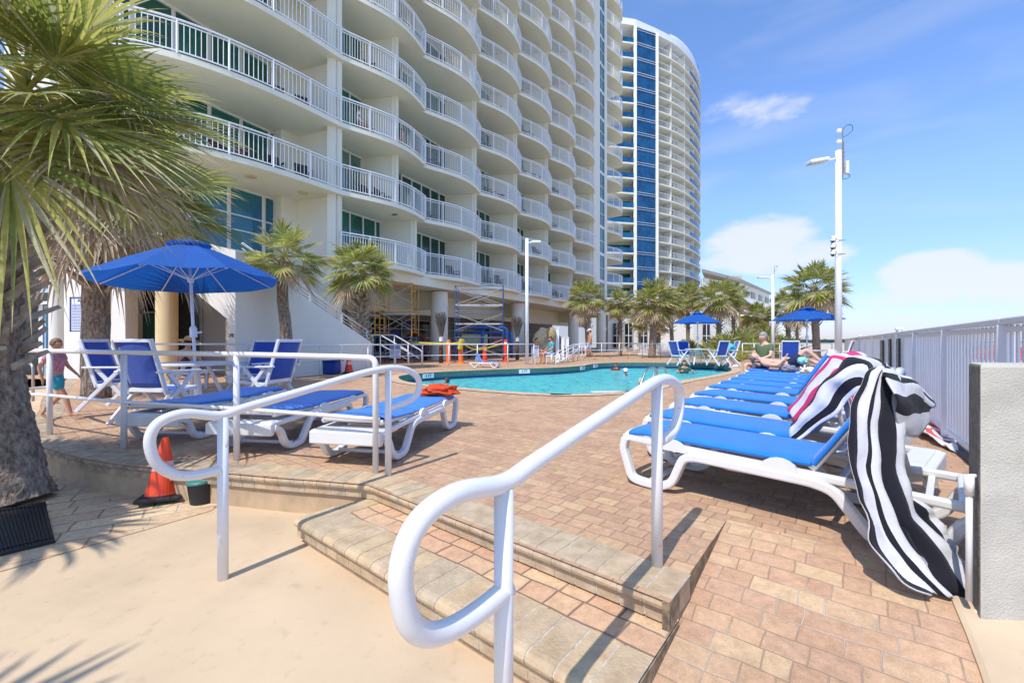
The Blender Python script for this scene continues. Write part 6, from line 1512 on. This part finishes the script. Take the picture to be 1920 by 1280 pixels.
# ------------------------------------------------------------------ balcony furniture
M_dkchair = mat('dark_brown_furniture', (.05, .028, .022), .7)
def bal_chair():
    g = MB(); g.box((0, 0, .42), (.52, .5, .05)); g.bar((-.0, .24, .42), (0, .38, .98), .5, .04)
    for x in (-.24, .24):
        g.bar((x, -.24, 0), (x, -.24, .62), .04, .04); g.bar((x, .22, 0), (x, .24, .62), .04, .04); g.bar((x, -.26, .62), (x, .28, .62), .06, .03)
    return g.build('balcony_chair', M_dkchair)
bc = bal_chair(); firstc = True
ordn = ['lowest', 'second lowest', 'third lowest', 'fourth lowest', 'fifth lowest', 'sixth lowest', 'seventh lowest', 'eighth lowest', 'ninth lowest']
bayn = ['first', 'second', 'third', 'fourth', 'fifth', 'sixth']
rn = random.Random(9)
def place_chair(loc, rz, lb):
    global firstc
    if firstc: o = bc; firstc = False
    else: o = bc.copy(); COL.objects.link(o)
    o.location = loc; o.rotation_euler = (0, 0, rz); tag(o, lb, 'balcony chair', 'dark chairs on the hotel balconies')
for i in range(NB):
    for k in range(0, min(8, seen_floors(i))):
        for side, s in (('left', 1.6), ('right', 3.0)):
            if rn.random() < .25: continue
            p = W_(BL * i + s + rn.uniform(-.4, .4), rn.uniform(-.7, -.1)); place_chair((p.x, p.y, Z0 + FH * k + .201), math.atan2(BU.y, BU.x) + rn.uniform(-.6, .6), f'dark chair at the {side} on the {ordn[k]} balcony, {bayn[i]} bay right of the corner')
for k in (1, 2):
    for j, (x, y) in enumerate(((-10.6, 15.3), (-9.9, 15.9), (-9.2, 16.6), (-8.5, 17.4))):
        place_chair((x, y, Z0 + FH * k + .201), .9 + rn.uniform(-.5, .5), f'dark chair on the {("lower", "upper")[k - 1]} big corner balcony, {("leftmost", "second from the left", "third from the left", "rightmost")[j]}')

# ------------------------------------------------------------------ people
def skinmesh(J, chains, rad, extra=None, sub=1):
    me = bpy.data.meshes.new('tmp'); b = bmesh.new(); lay = b.verts.layers.skin.verify(); vm = {}
    for nme in J:
        if any(nme in c for c in chains): v = b.verts.new(J[nme]); r = rad[nme]; r = r if isinstance(r, tuple) else (r, r); v[lay].radius = r; v[lay].use_root = (nme in ('pelvis',)); vm[nme] = v
    if 'pelvis' not in vm: list(vm.values())[0][lay].use_root = True
    for c in chains:
        for p, q in zip(c, c[1:]):
            if b.edges.get((vm[p], vm[q])) is None: b.edges.new((vm[p], vm[q]))
    b.to_mesh(me); b.free(); o = bpy.data.objects.new('tmp', me); COL.objects.link(o)
    m = o.modifiers.new('s', 'SKIN'); m.use_smooth_shade = True; m = o.modifiers.new('u', 'SUBSURF'); m.levels = sub; m.render_levels = sub
    dg = bpy.context.evaluated_depsgraph_get(); r = bpy.data.meshes.new_from_object(o.evaluated_get(dg)); bpy.data.objects.remove(o)
    vs = [v.co.copy() for v in r.vertices]; fs = [tuple(p.vertices) for p in r.polygons]; return vs, fs
def headmesh(c, up, fwd, s=1.0):
    up = Vector(up).normalized(); fwd = Vector(fwd); fwd = (fwd - up * fwd.dot(up)).normalized(); rt = fwd.cross(up)
    vs = []; fs = []; n, m_ = 16, 24
    for i in range(n + 1):
        th = math.pi * i / n
        for k in range(m_):
            a = 2 * math.pi * k / m_; x = math.sin(th) * math.cos(a); y = math.sin(th) * math.sin(a); z = math.cos(th)
            w_ = .078 * (1 - .22 * max(0, -z)); d_ = .098 * (1 - .15 * max(0, -z))
            q = Vector((x * w_, y * d_, z * .118))
            f = max(0, y)
            if f > .5: q.y += .024 * math.exp(-((x / .16) ** 2) - ((z + .08) / .16) ** 2) - .008 * math.exp(-((abs(x) - .35) / .15) ** 2 - ((z - .08) / .12) ** 2) + .008 * math.exp(-((x / .4) ** 2) - ((z + .72) / .14) ** 2)
            q.x += math.copysign(.014 * math.exp(-((y + .05) / .12) ** 2 - ((z + .05) / .22) ** 2), x) if abs(x) > .7 else 0
            vs.append(Vector(c) + (rt * q.x + fwd * q.y + up * q.z) * s)
    for i in range(n):
        for k in range(m_): fs.append((i * m_ + k, i * m_ + (k + 1) % m_, (i + 1) * m_ + (k + 1) % m_, (i + 1) * m_ + k)[::-1])
    return vs, fs, rt, fwd, up
RAD = dict(pelvis=(.145, .12), spine=(.13, .105), chest=(.155, .115), neck=.055, head=.055, hipL=.088, hipR=.088, kneeL=.056, kneeR=.056, calfL=.054, calfR=.054, ankL=.036, ankR=.036, toeL=.03, toeR=.03,
           shL=.062, shR=.062, elL=.042, elR=.042, wrL=.028, wrR=.028, paL=.030, paR=.030)
CH_ = [['pelvis', 'spine', 'chest', 'neck', 'head'], ['chest', 'shL', 'elL', 'wrL', 'paL'], ['chest', 'shR', 'elR', 'wrR', 'paR'], ['pelvis', 'hipL', 'kneeL', 'calfL', 'ankL', 'toeL'], ['pelvis', 'hipR', 'kneeR', 'calfR', 'ankR', 'toeR']]
def skin_c(n, c): return mat(n, c, .5, noise_amt=.1, noise_scale=8, spec=.4)
SK = [skin_c('skin_tan', (.58, .30, .18)), skin_c('skin_light', (.70, .43, .30)), skin_c('skin_brown', (.42, .20, .11))]
def person(base, head_deg, H, pose, label, skin=0, clothes=(), hair=(.05, .03, .02), hat=None, vox=.014, tiltup=None, face=None, loc_is_base=True):
    t = thing('person', base, label, 'person', R(head_deg - 90)); s = H / 1.75; J = {k: Vector(v) * s for k, v in pose.items()}
    for a, b_, c in (('kneeL', 'ankL', 'calfL'), ('kneeR', 'ankR', 'calfR')): J[c] = J[a].lerp(J[b_], .3)
    for q in 'LR':
        d = (J['wr' + q] - J['el' + q]).normalized(); J['pa' + q] = J['wr' + q] + d * .07 * s
    rad = {k: (tuple(x * s for x in v) if isinstance(v, tuple) else v * s) for k, v in RAD.items()}
    vs, fs = skinmesh(J, CH_, rad)
    upv = (J['head'] - J['neck']).normalized() if tiltup is None else Vector(tiltup); fw = Vector(face) if face else Vector((0, 1, 0))
    hc = J['head'] + upv * .07 * s; hv, hf, rt, fwd, up = headmesh(hc, upv, fw, s)
    o_ = len(vs); vs += hv; fs += [tuple(i + o_ for i in f) for f in hf]
    # five fingers on each hand
    for q in 'LR':
        pa = J['pa' + q]; d = (pa - J['wr' + q]).normalized(); sd = d.cross(Vector((0, 1, .3))).normalized(); nr_ = d.cross(sd)
        for k in range(5):
            g = MB()
            if k < 4: b0 = pa + sd * ((k - 1.5) * .02 * s); ln = (.072, .082, .077, .06)[k] * s; pts = [b0, b0 + d * ln * .5 + nr_ * .006, b0 + d * ln + nr_ * .025 * s]
            else: b0 = pa - d * .03 * s - sd * .03 * s; pts = [b0, b0 - sd * .025 * s + d * .02 * s, b0 - sd * .03 * s + d * .05 * s]
            g.tube(pts, [.0105 * s, .0095 * s, .0075 * s], 6); o_ = len(vs); vs += [Vector(v) for v in g.v]; fs += [tuple(i + o_ for i in f) for f in g.f]
    me = bpy.data.meshes.new('body'); me.from_pydata([tuple(v) for v in vs], [], fs); tmp = bpy.data.objects.new('tmp', me); COL.objects.link(tmp)
    rm = tmp.modifiers.new('r', 'REMESH'); rm.mode = 'VOXEL'; rm.voxel_size = vox * s; rm.use_smooth_shade = True
    sm = tmp.modifiers.new('sm', 'SMOOTH'); sm.factor = .5; sm.iterations = 2
    dg = bpy.context.evaluated_depsgraph_get(); me2 = bpy.data.meshes.new_from_object(tmp.evaluated_get(dg)); bpy.data.objects.remove(tmp); me2.materials.clear(); me2.materials.append(SK[skin]); me2.polygons.foreach_set('use_smooth', [True] * len(me2.polygons))
    b = bpy.data.objects.new('body', me2); COL.objects.link(b); b.parent = t
    g = MB()
    for sx in (-1, 1): c = hc + (rt * .03 * sx + fwd * .082 + up * .01) * s; g.lathe([(.002, -.009 * s), (.010 * s, 0), (.002, .009 * s)], c=c, n=8)
    g.build('eyes', M_dark, t, smooth=True); g = MB(); c = hc + (fwd * .087 - up * .05) * s; g.bar(c - rt * .022 * s, c + rt * .022 * s, .008 * s, .009 * s); g.build('mouth', bpy.data.materials.get('lip') or mat('lip', (.4, .1, .09), .5), t)
    # hair cap
    hv2, hf2, *_ = headmesh(hc + (up * .012 - fwd * .014) * s, upv, fw, s * 1.07); keep = [f for f in hf2 if all((hv2[i] - hc).dot(up) > (.045 if (hv2[i] - hc).dot(fwd) > .02 else -.05) * s for i in f)]
    g = MB(); g.add(hv2, keep); o = g.build('hair', mat('hair_' + str(round(base[0], 1)), hair, .6), t, smooth=True); so = o.modifiers.new('s', 'SOLIDIFY'); so.thickness = .012 * s; so.offset = -1
    for cn, chs, k, m in clothes:
        R2 = {a: (tuple(x * k + .008 for x in v) if isinstance(v, tuple) else v * k + .008) for a, v in rad.items()}
        J2 = dict(J)
        for q in 'LR':
            J2['midthigh' + q] = J['hip' + q].lerp(J['knee' + q], .72); R2['midthigh' + q] = rad['knee' + q] * 1.55; J2['sleeve' + q] = J['sh' + q].lerp(J['el' + q], .6); R2['sleeve' + q] = rad['sh' + q] * 1.05
        J2['waist'] = J['pelvis'].lerp(J['spine'], .5); R2['waist'] = R2['spine']
        v_, f_ = skinmesh(J2, chs, R2); g = MB(); g.add(v_, f_); g.build(cn, m, t, smooth=True)
    if hat:
        kind_, m = hat; g = MB(); Mh = Matrix((rt, fwd, up)).transposed(); ht = hc + up * .055 * s
        prof = [(.105, 0), (.105, .03), (.095, .07), (.05, .095), (.01, .10)] if kind_ == 'cap' else [(.20, -.02), (.21, -.012), (.11, .01), (.10, .06), (.07, .10), (.01, .11)]
        g.lathe([(r * s, z * s) for r, z in prof], n=20); 
        if kind_ == 'cap': g.bar((0, .08 * s, .01), (0, .18 * s, -.005), .14 * s, .012 * s)
        o = g.build('hat', m, t, smooth=True); o.matrix_local = Matrix.Translation(ht) @ Mh.to_4x4()
    return t
def std(**k):
    d = dict(pelvis=(0, 0, .95), spine=(0, 0, 1.14), chest=(0, 0, 1.34), neck=(0, 0, 1.47), head=(0, .01, 1.54), hipL=(.095, 0, .90), hipR=(-.095, 0, .90), kneeL=(.1, .02, .50), kneeR=(-.1, .02, .50), ankL=(.1, -.02, .09), ankR=(-.1, -.02, .09), toeL=(.11, .13, .03), toeR=(-.11, .13, .03),
             shL=(.185, 0, 1.39), shR=(-.185, 0, 1.39), elL=(.24, -.02, 1.12), elR=(-.24, -.02, 1.12), wrL=(.25, .06, .88), wrR=(-.25, .06, .88)); d.update(k); return d
WALK = std(kneeL=(.09, .2, .52), ankL=(.09, .30, .12), toeL=(.09, .44, .09), kneeR=(-.09, .02, .49), ankR=(-.09, -.28, .13), toeR=(-.1, -.17, .03), elL=(.24, -.14, 1.14), wrL=(.22, -.1, .9), elR=(-.24, .08, 1.14), wrR=(-.2, .24, .98))
SIT = std(pelvis=(0, 0, .52), spine=(0, -.03, .72), chest=(0, -.05, .93), neck=(0, -.04, 1.06), head=(0, -.02, 1.13), hipL=(.1, .03, .49), hipR=(-.1, .03, .49), kneeL=(.12, .45, .52), kneeR=(-.12, .45, .52), ankL=(.12, .45, .09), ankR=(-.12, .45, .09), toeL=(.13, .6, .03), toeR=(-.13, .6, .03), shL=(.185, -.05, .98), shR=(-.185, -.05, .98), elL=(.25, .05, .74), elR=(-.25, .05, .74), wrL=(.15, .28, .66), wrR=(-.15, .28, .66))
SHORTS = [['waist', 'pelvis', 'hipL', 'midthighL'], ['pelvis', 'hipR', 'midthighR']]
SHIRT = [['pelvis', 'spine', 'chest', 'shL', 'sleeveL'], ['chest', 'shR', 'sleeveR']]
M_cy = mat('teal_cloth', (.03, .32, .40), .85); M_lb = mat('light_blue_shorts', (.42, .52, .72), .85, noise_amt=.15, noise_scale=12); M_gr = mat('olive_tee', (.10, .15, .075), .9); M_nv = mat('navy_shorts', (.015, .02, .07), .8); M_pk = mat('pink_shirt', (.62, .30, .34), .9, col2=(.35, .12, .2), noise_scale=30); M_cap = mat('white_cap', (.8, .8, .8), .8); M_straw = mat('straw_hat', (.62, .42, .2), .9)
person(P(1106, 674.5), 195, 1.76, WALK, 'shirtless man with white cap and light blue shorts walking along the far pool edge', 0, [('shorts', SHORTS, 1.12, M_lb)], hat=('cap', M_cap))
person(P(104, 787), 20, 1.10, WALK, 'child in pink shirt and teal shorts walking behind the guard rail at the left', 0, [('shirt', SHIRT, 1.12, M_pk), ('shorts', SHORTS, 1.18, M_cy)], hair=(.2, .1, .05), vox=.012)
person(at(354, 9.4, -.12), 95, 1.66, SIT, 'woman in black top and straw hat seated beyond the umbrella table, back to the viewer', 0, [('top', [['pelvis', 'spine', 'chest']], 1.08, M_black)], hair=(.03, .02, .02), hat=('sun', M_straw))
g = MB(); g.box((0, 0, .36), (.5, .5, .05)); 
for x in (-.22, .22):
    for y in (-.22, .22): g.bar((x, y, 0), (x, y, .35), .035, .035)
g.bar((0, -.0, .36), (0, .0, .37), .45, .03); o = g.build('stool', M_resin_s); o.location = at(354, 9.4); tag(o, 'low white stool under the woman with the straw hat', 'stool')
# sunbathers
LB = RL[-1]; c = LB.location; rz = LB.rotation_euler.z; 
LY0 = std(kneeL=(.1, .34, .60), ankL=(.1, .02, .26), toeL=(.11, .03, .12), kneeR=(-.1, .06, .5), ankR=(-.1, -.02, .09), toeR=(-.11, .1, .05), elL=(.30, -.03, 1.16), wrL=(.16, .14, 1.0), elR=(-.30, -.03, 1.16), wrR=(-.30, .06, .92), chest=(0, .04, 1.34), neck=(0, .09, 1.47), head=(0, .13, 1.54))
LYP = {k: (v[0], -(v[2] - .95), v[1]) for k, v in LY0.items()}
ax = Vector((math.cos(rz), math.sin(rz), 0))
person(c + ax * .80 + Vector((-.05, -.1, LZ + .20)), math.degrees(rz), 1.74, LYP, 'shirtless sunbather in navy shorts lying on the far lounger with one knee raised', 1, [('shorts', SHORTS, 1.16, M_nv)], face=(0, 0, 1), tiltup=(0, -1, .3), hair=(.25, .18, .12))
person(c + ax * .75 + Vector((-.12, .62, -.02)), 200, 1.72, SIT, 'grey haired man in an olive green t-shirt and glasses sitting behind the sunbather', 1, [('shirt', SHIRT, 1.14, M_gr), ('shorts', SHORTS, 1.12, M_nv)], hair=(.3, .28, .26), face=(.2, 1, 0))
crumple('grey_towel', c + ax * .75 + Vector((-.05, -.25, LZ + .10)), .17, mat('grey_blue_cloth', (.20, .22, .32), .9), 'grey-blue cloth bundle beside the sunbather on the far lounger', 'cloth', 2, .5)
crumple('white_towel', c + ax * 1.15 + Vector((0, -.22, LZ + .07)), .25, M_resin, 'white towel under the sunbather\'s raised leg', 'towel', 6, .3)
# by the railing
person(P(1034, 683) + Vector((0, .5, 0)), 205, 1.7, SIT, 'person in a teal t-shirt sitting under the straw parasol', 0, [('shirt', SHIRT, 1.18, M_cy), ('shorts', SHORTS, 1.12, M_lb)])
person(P(1012, 683) + Vector((-.1, .7, 0)), 330, 1.62, SIT, 'long haired woman sitting left of the straw parasol behind the small notice sign', 0, [('top', [['pelvis', 'spine', 'chest']], 1.06, M_thatch)], hair=(.16, .07, .03))
for i, (px, s_) in enumerate(((1034, 'white seat under the person in teal'), (1012, 'white seat under the long haired woman'))):
    g = MB(); g.box((0, 0, .38), (.5, .5, .05)); 
    for x in (-.22, .22):
        for y in (-.22, .22): g.bar((x, y, 0), (x, y, .37), .03, .03)
    o = g.build('stool', M_white); o.location = P(px, 683) + Vector((-.1 * i, .5 + .2 * i, 0)); tag(o, s_, 'seat')
# swimmers: standing in the water
def swim(px, py, head, lb, sk, cl, hat=None, hair=(.05, .03, .02), sink=1.28, arms=True, H=1.6):
    Y = F * (EYE - WZ) / (py - 640.0); b_ = at(px, Y, WZ - sink)
    pz = std(elL=(.34, .18, 1.24), wrL=(.22, .42, 1.30), elR=(-.34, .18, 1.24), wrR=(-.22, .42, 1.30)) if arms else std()
    person(b_, head, H, pz, lb, sk, cl, hair=hair, hat=hat, vox=.016)
swim(1133, 690, 250, 'dark haired swimmer by the far edge, left of two swimmers close together', 0, [], sink=1.27, H=1.55)
swim(1155, 694, 230, 'swimmer in a red and dark top near the far edge, right of two close together', 2, [('top', SHIRT, 1.12, mat('dark_red_top', (.12, .02, .02), .8))], sink=1.14, H=1.5)
swim(1173, 704, 255, 'swimmer with white cap and purple top in the middle of the right pool part', 0, [('top', SHIRT, 1.12, mat('purple_top', (.25, .16, .45), .8))], hat=('cap', M_cap), sink=1.22, H=1.5)
swim(1283, 700, 260, 'man in a dark shirt in the far right corner of the pool', 0, [('shirt', SHIRT, 1.12, mat('dark_teal_shirt', (.03, .07, .06), .8))], sink=1.18, H=1.75)
swim(838, 718, 180, 'swimmer almost under water in the near left part of the pool', 0, [], sink=1.42, H=1.6, arms=True)
swim(1202, 720, 200, 'pale swimmer close to the pool ladder, half hidden by its rails', 1, [], hair=(.5, .45, .3), sink=1.30, H=1.5)
# on the balconies
p = W_(1.2, -.35); person(Vector((p.x, p.y, Z0 + FH * 2 + .2)), 20, 1.7, SIT, 'person in white seated on the third balcony of the first bay', 2, [('shirt', SHIRT, 1.15, M_cap)])
p = W_(3.6, -.2); person(Vector((p.x, p.y, Z0 + FH * 2 + .2)), 200, 1.7, SIT, 'bare shouldered person seated at the right on the third balcony of the first bay', 0, [('shorts', SHORTS, 1.12, M_nv)])
